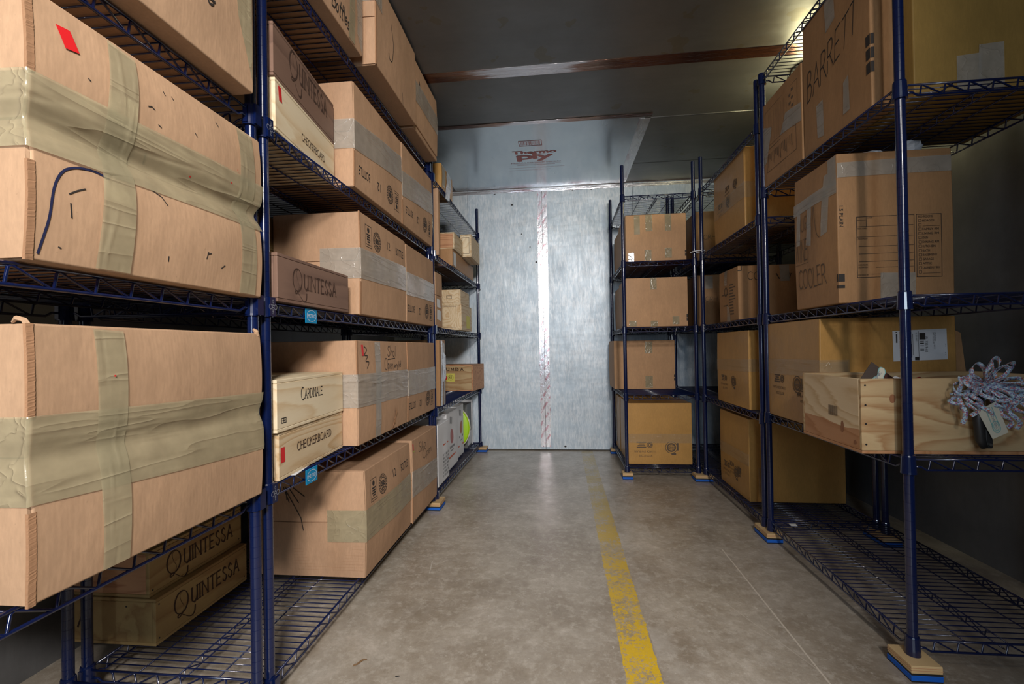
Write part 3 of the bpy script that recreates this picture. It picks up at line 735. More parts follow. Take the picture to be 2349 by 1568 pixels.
def shelf_mesh(L, D):
    """wires over the short side, two stringers, rim of two wires joined by a zigzag"""
    mb = MB(); r = .0034
    n = int(L/.0272); st = L/n
    for i in range(1, n):
        y = i*st; mb.tube([(-.002, y, -.0022), (-D+.002, y, -.0022)], .0019, 5)
    for x in (-D*.28, -D*.72): mb.tube([(x, .004, -.0062), (x, L-.004, -.0062)], .0023, 5)
    def zig(a, b, zt, zb, rad, p=.068):
        a, b = Vector(a), Vector(b); l = (b-a).length; d = (b-a)/l; k = max(2, round(l/p)); s_ = l/k; pts = []
        for i in range(k):
            q = a+d*(s_*i)
            pts += [q+Vector((0, 0, zb)), q+d*.005+Vector((0, 0, zb+.002)), q+d*.009+Vector((0, 0, zt-.003)), q+d*.014+Vector((0, 0, zt))]
        mb.tube(pts, rad, 5)
    zig((-D*.5, .02, 0), (-D*.5, L-.02, 0), -.008, -.030, .0021); mb.tube([(-D*.5, .004, -.0065), (-D*.5, L-.004, -.0065)], .0023, 5); mb.tube([(-D*.5, .02, -.031), (-D*.5, L-.02, -.031)], .0023, 5)
    for a, b in (((0, 0), (0, L)), ((-D, 0), (-D, L)), ((0, 0), (-D, 0)), ((0, L), (-D, L))):
        A, B = Vector((*a, 0)), Vector((*b, 0)); d = (B-A).normalized()
        zt, zb = -.0035, -.036
        mb.tube([A+d*.014+Vector((0, 0, zt)), B-d*.014+Vector((0, 0, zt))], r, 8)
        mb.tube([A+d*.016+Vector((0, 0, -.026)), A+d*.034+Vector((0, 0, -.026)), A+d*.050+Vector((0, 0, zb)), B-d*.050+Vector((0, 0, zb)), B-d*.034+Vector((0, 0, -.026)), B-d*.016+Vector((0, 0, -.026))], r, 8)
        zig(A+d*.052, B-d*.02, -.006, zb+.001, .0026)
    me = mb.mesh('wire_shelf', M['navy']); me.shade_smooth()
    return me
SM = {}
def unit(label, loc, L, D, levels, top, rz=0, blocks=(0, 0, 0, 0), plates=()):
    r = empty('shelving_unit', loc, rz); tag(r, label, 'wire shelving', None)
    if top not in PM: PM[top] = post_mesh(.078, top)
    key = (round(L, 3), round(D, 3))
    if key not in SM: SM[key] = shelf_mesh(L, D)
    cs = ((0, 0), (0, L), (-D, 0), (-D, L))
    for i, (x, y) in enumerate(cs):
        p = inst('post', PM[top], r, (x, y, 0))
        inst('leveling_foot', FOOTB if blocks[i] else FOOTL, p, (0, 0, 0))
    for z in levels:
        s = inst('wire_shelf', SM[key], r, (0, 0, z))
        for i, (x, y) in enumerate(cs):
            c = inst('collar', COLLAR, s, (x, y, 0))
            if i < 2 and not rz > 1: inst('collar_clip', CPLATE, s, (x, y, 0))
    return r
UL1 = unit('navy wire shelving unit nearest on the left, holding large taped cartons', (-.82, -.40, 0), 1.548, .565, (.09, .625, 1.143, 1.653, 2.17), 2.37)
UL2 = unit('long navy wire shelving unit in the middle of the left row, with blue name plates', (-.82, 1.20, 0), 1.615, .565, (.088, .625, 1.143, 1.643, 2.165), 2.37, 0, (0, 1, 0, 1))
UL3 = unit('navy wire shelving unit at the far end of the left row, against the back wall', (-.808, 2.855, 0), 1.545, .565, (.085, .615, 1.143, 1.62, 2.115), 2.36, radians(.6)*-1, (1, 1, 0, 0))
UR1 = unit('dark blue wire shelving unit nearest on the right, with the open wine crate', (1.05, 2.463, 0), .943, .54, (.095, .643, 1.143, 1.788, 2.372), 2.385, pi, (1, 1, 0, 1))
UR2 = unit('dark blue wire shelving unit in the middle of the right row, with golden cartons', (1.048, 3.50, 0), .975, .54, (.085, .627, 1.143, 1.665, 2.145), 2.385, pi, (1, 1, 0, 1))
UR3 = unit('dark blue wire shelving unit at the back of the right row, behind the narrow unit', (1.062, 4.40, 0), .85, .54, (.085, .615, 1.143, 1.645, 2.14), 2.375, pi, (0, 0, 0, 0))
UE = unit('narrow dark blue wire shelving unit at the back right, standing out into the aisle', (.485, 4.36, 0), .82, .52, (.085, .632, 1.140, 1.638, 2.137), 2.37, pi, (1, 1, 0, 1))

# blue name plates on the rims
def plate(u, y, z, x=.006):
    mb = MB(); mb.box(x, x+.003, y, y+.068, z-.052, z-.004)
    o = mb.build('name_plate', M['label'], u, bevel=.001, seg=1)
    P = ringp(0, 0, .0175, .0188, 20)+place(text2d('METRO'), -.0145, -.0055, .029, .011)
    m2 = MB()
    for q in P:
        b = len(m2.v); m2.v += [(x+.0036, y+.034+a*1.5, z-.028+c) for a, c in q]; m2.f.append(tuple(range(b, b+len(q))))
    m2.build('plate_print', M['paper'], o)
plate(UL2, .190, 1.143); plate(UL2, .180, .625)
# raised print on the two nearest collar clips and on the foot of the right post
def clipprint(u, y, z):
    m2 = MB(); P = ringp(0, .011, .006, .0072, 14)+ringp(0, -.011, .006, .0072, 14)+place(text2d('METRO'), -.020, -.0028, .040, .0056)
    for q in P:
        b = len(m2.v); m2.v += [(.0239, y-c if abs(a) <= .0201 else y, z-.018+a) for a, c in q]; m2.f.append(tuple(range(b, b+len(q))))
    m2.build('clip_print', M['greyprint'], u)
for z in (.625, 1.143, 1.643): clipprint(UL2, 0, z)

# plywood and blue foam pads under the posts
def pad(x, y, lx, ly, label, rz=0):
    r = empty('foot_pad', (x, y, 0), rz); tag(r, label, 'foot pad', 'plywood and foam pads under the shelving posts')
    mb = MB(); mb.box(-lx/2, lx/2, -ly/2, ly/2, .0255, .048); mb.build('plywood_top', M['ply'], r, bevel=.001, seg=1)
    mb = MB(); mb.box(-lx/2-.0005, lx/2+.0005, -ly/2-.0005, ly/2+.0005, .0335, .0355); mb.box(-lx/2-.0005, lx/2+.0005, -ly/2-.0005, ly/2+.0005, .0405, .042); mb.build('ply_layer', M['cedar'], r)
    mb = MB(); mb.box(-lx/2, lx/2, -ly/2, ly/2, .020, .0255); mb.box(-lx/2, lx/2, -ly/2, ly/2, 0, .004); mb.build('rubber_layer', M['blackrub'], r)
    mb = MB(); mb.box(-lx/2-.001, lx/2+.001, -ly/2-.001, ly/2+.001, .004, .020); mb.build('foam_layer', M['bluefoam'], r, bevel=.001, seg=1)
pad(1.05, 1.515, .085, .10, 'wood and blue foam pad under the nearest right-hand post')
pad(1.05, 2.495, .075, .15, 'wood and blue foam pad shared by two posts, halfway along the right row')
pad(1.59, 2.49, .085, .15, 'wood and blue foam pad in the dark behind the right row')
pad(1.028, 3.515, .125, .10, 'wide wood and blue foam pad where the narrow unit meets the right row')
pad(.485, 3.54, .075, .08, 'small wood and blue foam pad under the free corner of the narrow unit')
pad(.485, 4.36, .07, .08, 'wood and foam pad beside the back wall, under the narrow unit')
pad(-.80, 2.835, .085, .13, 'wood and blue foam pad under the left row, below the big cartons')
pad(-.775, 4.395, .10, .09, 'wood and foam pad at the far left by the back wall')

# ------------------------------------------------------------------ left row, near unit
K = M['kraft']
c = Carton('cardboard_box', (-.79, .605, 1.144), .535, .50, .417, M['kraft2'], 'battered brown carton with a red sticker and a curved blue marker line, near left', bulge=.014, pinch=.014, seed=1.3)
c.edge(((0, .36), (.68, 1)))
c.wraptape(.169, .285, .16, .176, .296, wr=.0028)
c.patch('packing_tape', 'F', [(.095, .004), (.158, .004), (.170, .405), (.118, .410)], M['tape'], 16, 60, .0036, .0015, dirn=1)
c.patch('packing_tape', 'F', [(.445, .004), (.505, .004), (.497, .410), (.440, .410)], M['tape'], 16, 60, .0036, .0015, dirn=1)
c.patch('red_sticker', 'F', [(.046, .348), (.067, .352), (.055, .382), (.034, .379)], M['red'], 4, 4, .002, 0, 'red sticker')
P = stroke2d(smooth([(.115, .163), (.090, .167), (.060, .161), (.040, .146), (.028, .116), (.022, .067), (.010, .012)], 8), .0036)
c.ink('marker_line', 'F', P, plain('navy_marker', (.012, .016, .06), .6), .0009)
for q in ([(.05, .115), (.062, .124), (.074, .131)], [(.052, .100), (.054, .078)], [(.202, .173), (.222, .166), (.233, .153)], [(.212, .305), (.218, .303)], [(.190, .33), (.197, .333), (.203, .330)], [(.228, .379), (.231, .374)], [(.247, .379), (.250, .375)],
          [(.370, .387), (.376, .380)], [(.195, .243), (.199, .225)], [(.38, .052), (.39, .060)], [(.337, .08), (.333, .065)], [(.038, .027), (.041, .026)], [(.237, .051), (.237, .042)], [(.335, .075), (.345, .079)], [(.081, .319), (.084, .317)], [(.30, .33), (.305, .325)], [(.35, .22), (.357, .214)]):
    c.ink('ink_speck', 'F', stroke2d(q, .0022), M['ink'], .0008)
c.ink('red_specks', 'F', rect(.30, .235, .303, .238)+rect(.41, .262, .416, .264)+rect(.43, .30, .432, .302), M['red'], .003)

c = Carton('cardboard_box', (-.79, .605, .626), .530, .50, .423, M['kraft2'], 'brown carton crossed by wrinkled tan tape, low on the near left shelf', bulge=.010, pinch=.007, seed=4.1)
c.edge(((0, .33), (.66, 1)))
c.wraptape(.150, .283, .16, .118, .268, wr=.0025)
c.patch('packing_tape', 'F', [(.103, .004), (.152, .004), (.143, .415), (.090, .418)], M['tape'], 16, 60, .0034, .0012, dirn=1)
c.ink('red_specks', 'F', rect(.118, .335, .121, .338), M['red'], .006)
mb = MB(); mb.v = []; 
mb.tube([c.df((-.004, .003, .416)), c.df((-.010, .001, .428)), c.df((-.022, .0, .431)), c.df((-.030, .001, .425))], [.005, .004, .004, .002], 6); mb.build('torn_flap', M['kraft2'], c.root)
mb = MB(); mb.tube([c.df((-.004, .520, .416)), c.df((-.002, .516, .428)), c.df((-.006, .510, .434))], [.006, .006, .003], 6); mb.build('torn_flap', M['kraft2'], c.root)

c = Carton('cardboard_box', (-.765, .555, 1.655), .530, .52, .42, M['kraft2'], 'brown carton overhanging the shelf edge at the top left corner', bulge=.006, seed=2.2)
c.patch('packing_tape', 'F', [(.47, .16), (.522, .03), (.522, .42), (.44, .42)], M['tape'], 10, 20, .002, .002, dirn=1)
P, wd = word('8' if 0 else 's', False, .2); c.ink('marker_scribble', 'F', place(norm(stroke2d(smooth([(.1, .9), (.5, 1), (.6, .8), (.2, .55), (.7, .45), (.75, .1), (.4, 0), (.35, .2), (.9, .3)]), .10), 1), .36, .118, .035, .045), M['ink'])

# ------------------------------------------------------------------ left row, middle unit: cartons
ZL = {'e': .089, 'd': .626, 'c': 1.144, 'b': 1.644, 'a': 2.166}
# shelf at camera height
c = Carton('cardboard_box', (-.795, 1.762, ZL['c']), .540, .37, .416, K, 'upright twelve-bottle carton right of the dark QUINTESSA case on the middle shelf', seed=.7)
c.edge(((0, .32), (.64, 1))); c.wraptape(.145, .268, .165, .158, .282, M['ctape'], .0015); case12(c, 0)
c.ink('marker_lines', 'A', stroke2d([(.0, .24), (.03, .25)], .004)+stroke2d([(.02, .20), (.06, .215)], .004), M['ink'])
c = Carton('cardboard_box', (-.795, 2.315, ZL['c']), .515, .37, .410, K, 'inverted carton with shiny clear tape, far carton on the middle shelf', seed=2.9)
c.wraptape(.142, .262, .0, .152, .264, M['ctape'], .0015); case12(c, 1)
# fourth shelf
c = Carton('cardboard_box', (-.795, 1.722, ZL['b']), .537, .37, .418, K, 'inverted twelve-bottle carton beside the CHECKERBOARD case on the upper shelf', seed=3.3)
c.edge(((0, .34),)); c.wraptape(.150, .266, .17, .21, .340, M['ctape'], .0015); case12(c, 1)
c = Carton('cardboard_box', (-.795, 2.275, ZL['b']), .545, .37, .425, K, 'inverted carton with grey tape next to the far post on the upper shelf', seed=5.3)
c.edge(((0, .3),)); c.wraptape(.145, .275, .0, .203, .335, M['ctape'], .002); case12(c, 1)
# second shelf
c = Carton('cardboard_box', (-.79, 1.712, ZL['d']), .575, .36, .413, K, 'carton with handwriting, crossed tape and a ragged tear, behind the CARDINALE case', seed=6.1)
c.edge(((.62, 1),)); c.wraptape(.150, .280, .085, .138, .272, M['ctape'], .004)
c.patch('packing_tape', 'F', [(.158, .003), (.216, .003), (.222, .408), (.160, .408)], M['ctape'], 8, 30, .0038, .0015, dirn=1)
c.patch('red_sticker', 'F', [(.038, .352), (.056, .352), (.050, .396), (.032, .396)], M['red'], 3, 3, .002, 0, 'red sticker')
P1, w1 = word('Shol', False, .065, .05, .16, .05, .1); P2, w2 = word('Open', False, .065, .05, .16, .05, .1); P3, w3 = word('wyld', False, .08, .05, .1, .05, .1)
c.ink('handwriting', 'F', place(norm(P1, w1), .31, .345, .10, .048)+place(norm(P2, w2), .265, .285, .105, .050)+place(norm(P3, w3), .385, .290, .085, .030)+stroke2d([(.31, .330), (.40, .334)], .003), M['ink'], .0016)
c.ink('handwriting', 'F', stroke2d(smooth([(.06, .39), (.085, .375), (.06, .355), (.09, .35), (.07, .33), (.10, .325), (.08, .30)]), .0035), M['ink'], .0016)
mb = MB(); pr = [(.372, .002), (.352, .006), (.372, .03), (.366, .05), (.388, .06), (.384, .085), (.402, .10), (.410, .075), (.396, .055), (.392, .03), (.378, .02)]
for i, (u, v) in enumerate(pr): mb.v.append(c.P('F', u, v, .002+.003*(i % 2)))
mb.v.append(c.P('F', .384, .05, .006)); mb.f = [(i, (i+1) % len(pr), len(pr)) for i in range(len(pr))]
mb.build('torn_edge', M['fluting'], c.root)
c = Carton('cardboard_box', (-.79, 2.300, ZL['d']), .510, .36, .413, K, 'plain taped carton at the far end of the second shelf, print near its foot', seed=7.7)
c.edge(((0, .3), (.66, 1))); c.wraptape(.134, .264, .0, .128, .264, M['ctape'], .0015); case12(c, 1)
# bottom shelf
c = Carton('cardboard_box', (-.79, 1.765, ZL['e']), .548, .50, .428, K, 'big pinkish twelve-bottle carton on the bottom wire shelf, nearest of the two', bulge=.012, seed=8.8)
c.wraptape(.145, .272, .155, .132, .272, M['tape'], .0015); case12(c, 0)
P = []
for a, b in (((.16, .36), (.185, .30)), ((.17, .36), (.175, .31)), ((.185, .355), (.225, .30)), ((.20, .36), (.25, .325)), ((.175, .34), (.235, .24)), ((.235, .24), (.245, .19))): P += stroke2d([a, b], .0035)
c.ink('marker_lines', 'A', P, M['ink'])
P = []
for i in range(9): P += rect(.20, .03+i*.012, .49, .0306+i*.012)
c.ink('crease_line', 'A', P, M['fluting'], .0003)
c = Carton('cardboard_box', (-.785, 2.338, ZL['e']), .466, .50, .432, K, 'carton with silver tape and scrawled writing, far carton on the bottom left shelf', bulge=.008, seed=9.9)
c.edge(((0, .3),)); c.wraptape(.135, .270, .0, .115, .235, M['ctape'], .0028)
c.patch('red_sticker', 'F', [(.006, .378), (.020, .378), (.016, .412), (.002, .412)], M['red'], 3, 3, .002, 0, 'red sticker')
c.patch('green_dot', 'F', [(.020, .366), (.028, .366), (.028, .374), (.020, .374)], M['green'], 2, 2, .002, 0, 'small green dot')
P1, w1 = word('Silly', False, .09, .05, .1, .12, .2) if 0 else word('Shi', False, .09, .05, .1, .12, .2) if 0 else word('Sho', False, .06, .05, .1, .1, .2); P2, w2 = word('Open', False, .06, .05, .12, .06, .15)
c.ink('handwriting', 'F', place(norm(P1, w1), .10, .350, .12, .050)+place(norm(P2, w2), .16, .300, .18, .050), M['fadeink'], .0016)
# top shelf
c = Carton('cardboard_box', (-.765, 1.222, ZL['a']), .520, .50, .36, K, 'top shelf carton with handwriting 12-Bottles, overhanging the left shelf edge', bulge=.008, seed=1.9)
c.patch('packing_tape', 'F', [(.40, .003), (.45, .003), (.44, .355), (.385, .355)], M['tape'], 8, 20, .002, .002, dirn=1)
c.patch('packing_tape', 'F', [(.47, .06), (.518, .003), (.518, .355), (.46, .355)], M['ctape'], 8, 20, .002, .001, dirn=1)
P1, w1 = word('12-Bottles', False, .10, .05, .12, .06, 0)
c.ink('handwriting', 'F', place(norm(P1, w1), .215, .030, .185, .050)+stroke2d([(.30, .125), (.32, .15), (.31, .10)], .005), M['ink'], .0016)
c = Carton('cardboard_box', (-.728, 1.795, ZL['a']), .515, .50, .375, K, 'tallest top shelf carton on the left, nearly touching the ceiling', bulge=.006, seed=3.7)
c.edge(((0, .68),)); c.wraptape(.26, .372, .12, .25, .36, M['ctape'], .002, .12)
c.ink('handwriting', 'F', stroke2d(smooth([(.16, .28), (.175, .20), (.168, .12), (.14, .11), (.13, .13)]), .004)+stroke2d([(.30, .05), (.31, .0)], .003), M['ink'])
c = Carton('cardboard_box', (-.742, 2.335, ZL['a']+.028), .440, .46, .345, K, 'top shelf carton closest to the back wall in the left middle unit', seed=5.9)
c.wraptape(.12, .23, 0, .13, .24, M['ctape'], .002)
c.ink('handwriting', 'F', stroke2d([(.06, .20), (.075, .26), (.09, .20)], .004)+stroke2d([(.075, .26), (.075, .17)], .004), M['ink'])
c = Carton('flat_carton', (-.748, 2.335, ZL['a']), .445, .46, .026, K, 'flat brown carton lying under the last top shelf carton', seed=5.1, flaps=False, bulge=.001)

# ------------------------------------------------------------------ left row, middle unit: wine cases
QP, _ = quint()
def qlabel(c, u, v, w, h=None, mat=None):
    h = h or w; c.ink('burned_lettering', 'F', [[(u+x*w, v+y*h) for x, y in q] for q in QP], mat or M['burn'], .0007)
c = Crate('wine_case', (-.800, 1.226, ZL['c']), .440, .33, .140, M['walnut'], M['walnut'], 'dark stained wine case burned QUINTESSA, on the middle left shelf', overlap='front')
qlabel(c, .072, .050, .275, .29)
a1 = math.atan2(.05, .44)
c = Crate('wine_case', (-.812, 1.245, ZL['b']), .45, .33, .155, M['palepine'], M['pinex'], 'pale wine case marked CHECKERBOARD with red sticker, below the upper dark QUINTESSA case', rot=a1, overlap='front')
W, wd = word('CHECKERBOARD', True, .18, .08, .26); c.ink('burned_lettering', 'F', place(norm(W, wd), .17, .048, .185, .022), M['fadeink'], .0007)
c.patch('red_sticker', 'F', [(.022, .098), (.040, .098), (.034, .140), (.016, .140)], M['red'], 2, 2, .001, 0, 'red sticker')
c = Crate('wine_case', (-.812, 1.238, ZL['b']+.156), .46, .33, .158, M['walnut'], M['walnut'], 'dark QUINTESSA wine case lying on top of a pale case under the top shelf', rot=a1, overlap='front')
qlabel(c, .095, .075, .30, .36); c.nails('A', [(.316, .145)])
a2 = math.atan2(.035, .47)
c = Crate('wine_case', (-.812, 1.242, ZL['d']), .455, .33, .140, M['pine'], M['pinex'], 'wavy-grained CHECKERBOARD wine case with red sticker, under the CARDINALE case', rot=a2, overlap='front')
W, wd = word('CHECKERBOARD', True, .18, .08, .26); c.ink('burned_lettering', 'F', place(norm(W, wd), .105, .066, .245, .024), M['burn'], .0007)
c.patch('red_sticker', 'F', [(.010, .050), (.032, .050), (.030, .094), (.008, .094)], M['red'], 2, 2, .001, 0, 'red sticker')
c = Crate('wine_case', (-.806, 1.226, ZL['d']+.141), .468, .33, .152, M['palepine'], M['pinex'], 'pale wine case marked CARDINALE, on top of the wavy-grained case', rot=a2, overlap='front')
W, wd = word('CARDINALE', True, .18, .075, .22, firstbig=1.35); c.ink('burned_lettering', 'F', place(norm(W, wd), .140, .082, .150, .028), M['ink'], .0007)
c.ink('stamp', 'F', frame(.022, .024, .050, .040, .0025)+rect(.026, .031, .046, .033)+rect(.034, .026, .037, .040), M['ink'], .0007)
c = Crate('wine_case', (-1.268, 1.305, ZL['e']), .415, .30, .145, M['goldpine'], M['goldpine'], 'golden QUINTESSA wine case at the bottom of the two set back on the lowest shelf', overlap='front')
qlabel(c, .065, .058, .31); c.nails('F', [(.012, .125), (.012, .02), (.400, .125), (.400, .02)]); c.nails('A', [(.20, .12)])
c.ink('stamp', 'A', stroke2d([(.03, .05), (.05, .10), (.07, .05)], .006), M['burn'])
c = Crate('wine_case', (-1.294, 1.310, ZL['e']+.146), .415, .30, .145, M['goldpine'], M['cedar'], 'upper golden QUINTESSA wine case of the pair set back on the lowest shelf', overlap='front')
qlabel(c, .060, .045, .31); c.nails('F', [(.012, .02), (.400, .125), (.400, .02)])
for i in range(3):
    c = Crate('wine_case', (-1.176, 1.71, ZL['c']+i*.1365), .42, .30, .135, M['goldpine'], M['pinex'], ('pale wine case at the bottom of the stack hidden behind the middle shelf carton', 'pale wine case in the middle of the stack hidden behind the middle shelf carton', 'pale wine case on top of the stack hidden behind the middle shelf carton')[i], overlap='front', group='wine cases stacked behind the middle shelf carton')

# ------------------------------------------------------------------ left row, far unit
c = Carton('cardboard_box', (-.800, 3.085, 2.116), .330, .40, .170, M['orange'], 'small carton with silvery tape on the top shelf of the far left unit', seed=1.1, flaps=False)
c.patch('silver_wrap', 'F', [(.10, -.045), (.22, -.03), (.26, .16), (.14, .165)], M['foilwrap'], 14, 14, .003, .006)
c.patch('packing_tape', 'F', [(.01, .02), (.09, .02), (.10, .165), (.01, .165)], M['tape'], 6, 6, .002, .001)
c = Carton('narrow_carton', (-.790, 2.955, 1.622), .040, .30, .445, K, 'tall narrow pinkish carton on edge beside the far left posts', seed=2.5, flaps=False, bulge=.002)
c = Carton('low_carton', (-.795, 3.360, 1.622), .84, .34, .130, M['brown'], 'long flat brown carton under the two small wooden cases, far left', seed=2.6, flaps=False, bulge=.002)
c.patch('paper_label', 'F', [(.03, .01), (.12, .01), (.12, .11), (.03, .11)], M['paper'], 2, 2, .0015)
c = Crate('wine_case', (-.782, 3.375, 1.753), .30, .28, .125, M['pine'], M['cedar'], 'reddish-ended wooden case on the long flat carton, far left', overlap='front')
c = Crate('wine_case', (-.715, 3.700, 1.753), .38, .095, .185, M['pine'], M['palepine'], 'small framed pale case overhanging the shelf edge, far left', overlap='front')
c.ink('frame_groove', 'A', frame(.018, .025, .078, .160, .003), M['fadeink'], .0006)
c = Carton('cardboard_box', (-.795, 2.875, 1.144), .165, .34, .205, K, 'narrow carton with two white labels beyond the far left posts', seed=3.5, flaps=False, bulge=.002)
c.patch('paper_label', 'F', [(.03, .05), (.13, .04), (.13, .105), (.03, .115)], M['paper'], 2, 2, .0015); c.patch('paper_label', 'F', [(.03, .13), (.11, .125), (.11, .18), (.03, .185)], M['paper'], 2, 2, .0015)
c = Carton('cardboard_box', (-.795, 2.875, 1.350), .165, .34, .150, K, 'small brown carton stacked on the labelled narrow carton, far left', seed=3.6, flaps=False, bulge=.003)
c = Crate('wine_case', (-.752, 3.450, 1.144), .40, .33, .200, M['pine'], M['pine'], 'large honey pine case with a yellow sticker, far left unit', overlap='front')
c.patch('yellow_sticker', 'F', [(.18, .02), (.32, .02), (.32, .12), (.18, .12)], M['yellow'], 2, 2, .001, 0, 'yellow sticker')
c.ink('frame_groove', 'A', frame(.03, .02, .290, .180, .002), M['fadeink'], .0006); c.ink('print', 'A', rect(.09, .09, .10, .10)+rect(.13, .09, .14, .10)+rect(.17, .09, .18, .10), M['burn'], .0006)
c = Crate('wine_case', (-.758, 3.455, 1.345), .33, .30, .110, M['pine'], M['pine'], 'smaller pine case on top of the large honey pine case', overlap='front')
c.ink('print', 'A', frame(.19, .04, .23, .065, .003), M['burn'], .0006)
c.patch('green_note', 'A', [(.05, .01), (.10, .01), (.10, .10), (.05, .10)], M['green'], 2, 2, .001)
c = Carton('tall_carton', (-.805, 2.985, .616), .150, .36, .445, M['brown'], 'tall narrow carton swathed in silvery tape, far left unit', seed=4.5, flaps=False, bulge=.004)
c.patch('packing_tape', 'F', [(.02, .0), (.06, .0), (.07, .44), (.03, .44)], M['foilwrap'], 6, 24, .002, .004, dirn=1); c.patch('packing_tape', 'F', [(.06, .16), (.148, .18), (.148, .34), (.06, .37)], M['foilwrap'], 10, 10, .003, .006); c.patch('packing_tape', 'F', [(.09, .0), (.13, .0), (.13, .42), (.085, .43)], M['ctape'], 6, 24, .002, .002, dirn=1)
c = Crate('wine_case', (-.790, 4.060, .616), .360, .36, .235, M['cedar'], M['cratepine'], 'wooden case lettered UMBA with a yellow note, against the back wall', rot=-radians(6.5), overlap='front')
c.ink('burned_lettering', 'A', sum([place(norm(*word(ch, True, .22, .12)), .11+i*.045, .185, .026, .026) for i, ch in enumerate('UMBA')], []), M['burn'], .0008)
c.patch('yellow_note', 'A', [(.108, .085), (.188, .085), (.188, .160), (.108, .160)], M['yellow'], 2, 2, .001, 0, 'square yellow note')
P, wd = word('43', False, .16); c.ink('note_writing', 'A', place(norm(P, wd), .135, .112, .026, .020)+ringp(.150, .122, .022, .0245, 16, 1.1), M['ink'], .0018)
c.patch('red_sticker', 'A', [(.098, .105), (.116, .105), (.116, .135), (.098, .135)], M['red'], 2, 2, .0022, 0, 'red sticker')

def shipper(x, y, L, H, label, logo=True, rot=0):
    c = Carton('shipping_box', (x, y, .088), L, .36, H, M['white'], label, 'box', rot, bulge=.001, flaps=False)
    mb = MB(); mb.box(-.34, .004, -.012, .022, 0, H+.006); mb.build('foam_lid', M['white'], c.root, bevel=.006, seg=3)
    if logo:
        c.ink('round_logo', 'F', ringp(.16, H*.56, 0, .055, 20, .85), M['redprint'], .0014); c.ink('logo_text', 'F', rect(.09, H*.36, .24, H*.40)+rect(.12, H*.30, .21, H*.32)+rect(.10, H*.80, .13, H*.92)+rect(.15, H*.78, .17, H*.9), M['greyprint'], .0014)
        c.ink('red_stripe', 'F', [[(.05, .085), (.27, .085), (.27, .097), (.05, .097)]], M['redorange'], .0014)
    return c
c = shipper(-.815, 2.95, .30, .405, 'white shipper with dark print at its foot, next to the far bottom carton', False)
c.ink('print', 'F', sum([rect(.13+(i % 5)*.03, .03+(i//5)*.024, .13+(i % 5)*.03+random.choice((.012, .024)), .045+(i//5)*.024) for i in range(35)], []), M['greyprint'], .0014)
c.ink('red_stripe', 'F', rect(.14, .245, .27, .255), M['redorange'], .0014)
shipper(-.845, 3.30, .37, .430, 'nearer white foam wine shipper with a round red logo, bottom shelf far left')
shipper(-.862, 3.70, .27, .430, 'farther white foam wine shipper with a round red logo, before the green disc')
r = empty('green_disc', (-.935, 4.02, .088)); tag(r, 'upright lime green round case between the foam shippers and the grey panel', 'case')
mb = MB(); n = 28; prof = [(-.015, .0), (-.015, .17), (-.008, .185), (.008, .185), (.015, .17), (.015, 0)]
for k in range(n):
    g = 2*pi*k/n
    for y, rr in prof: mb.v.append((rr*cos(g)-.07, y+.015, .205+rr*1.1*sin(g)))
for k in range(n):
    for i in range(5):
        a, b = k*6+i, ((k+1) % n)*6+i; mb.f.append((a, b, b+1, a+1))
mb.build('disc_body', M['green'], r, smooth=True)
mb = MB(); mb.tube([(-.07+.187*cos(a/10*pi*2), .016, .205+.206*sin(a/10*pi*2)) for a in [i*.5 for i in range(21)]], .006, 6); mb.build('rim', M['cream'], r)
r = empty('grey_panel', (-.86, 4.10, .088)); tag(r, 'grey translucent panel with a white label standing at the end of the bottom shelf', 'panel')
mb = MB(); mb.box(-.30, 0, .02, .22, 0, .40); mb.build('panel_body', M['sidewall'], r, bevel=.003)
mb = MB(); mb.box(-.30, .006, .22, .25, 0, .42); mb.build('panel_edge', M['white'], r, bevel=.003)
mb = MB(); mb.box(.0005, .003, .03, .19, .02, .14); mb.build('paper_label', M['paper'], r)

# ------------------------------------------------------------------ right row, near unit
A2 = .62
c = Carton('cardboard_box', (1.055, 2.078, 1.790), .425, .088, .56, M['brown'], 'brown carton handwritten BARRETT with three black bars, upper right', rot=pi, near='B', flaps=False, bulge=.003, seed=.4)
def G_(c): return lambda pts: pts
W, wd = word('BARRETT', False, .055, .04, .16, .03, .12)
c.ink('handwriting', 'F', [[(.035+x*.325, .215+y*.115+.09*x) for x, y in q] for q in norm(W, wd)], M['ink'])
for v in (.118, .165, .212):
    c.patch('black_bar', 'F', [(.404, v-.001), (.4245, v), (.4245, v+.036), (.404, v+.034)], M['ink'], 2, 2, .0012); c.patch('black_bar', 'B', [(.0, v), (.010, v), (.010, v+.036), (.0, v+.036)], M['ink'], 2, 2, .0012)
for q in ([(.170, .42), (.232, .44), (.228, .55), (.166, .55)], [(.275, .047), (.314, .050), (.309, .178), (.277, .165)], [(.106, .038), (.152, .030), (.145, .176), (.100, .170)]): c.patch('packing_tape', 'F', q, M['ctape'], 6, 12, .002, .0015)
c = Carton('cardboard_box', (1.152, 2.02, 1.790), .415, .48, .56, M['olive'], 'ochre carton behind the post at the upper right corner', rot=pi, near='B', flaps=False, bulge=.003, seed=.9)
c.patch('packing_tape', 'B', [(.125, .005), (.20, .005), (.195, .125), (.125, .12)], M['ctape'], 8, 8, .002, .003); c.patch('packing_tape', 'B', [(.185, .005), (.262, .005), (.262, .155), (.19, .15)], M['ctape'], 8, 8, .003, .002)
c = Carton('cardboard_box', (1.050, 2.462, 1.790), .375, .45, .42, M['brown'], 'carton with a printed barcode panel between the post and the BARRETT carton', rot=pi, near='B', flaps=False, bulge=.002, seed=1.7)
P = frame(.045, .065, .330, .175, .002)+frame(.035, .19, .345, .37, .0015)
for i in range(16):
    x = .06+i*.0155; P += rect(x, .085+(i*7 % 4)*.012, x+random.choice((.003, .005)), .150)
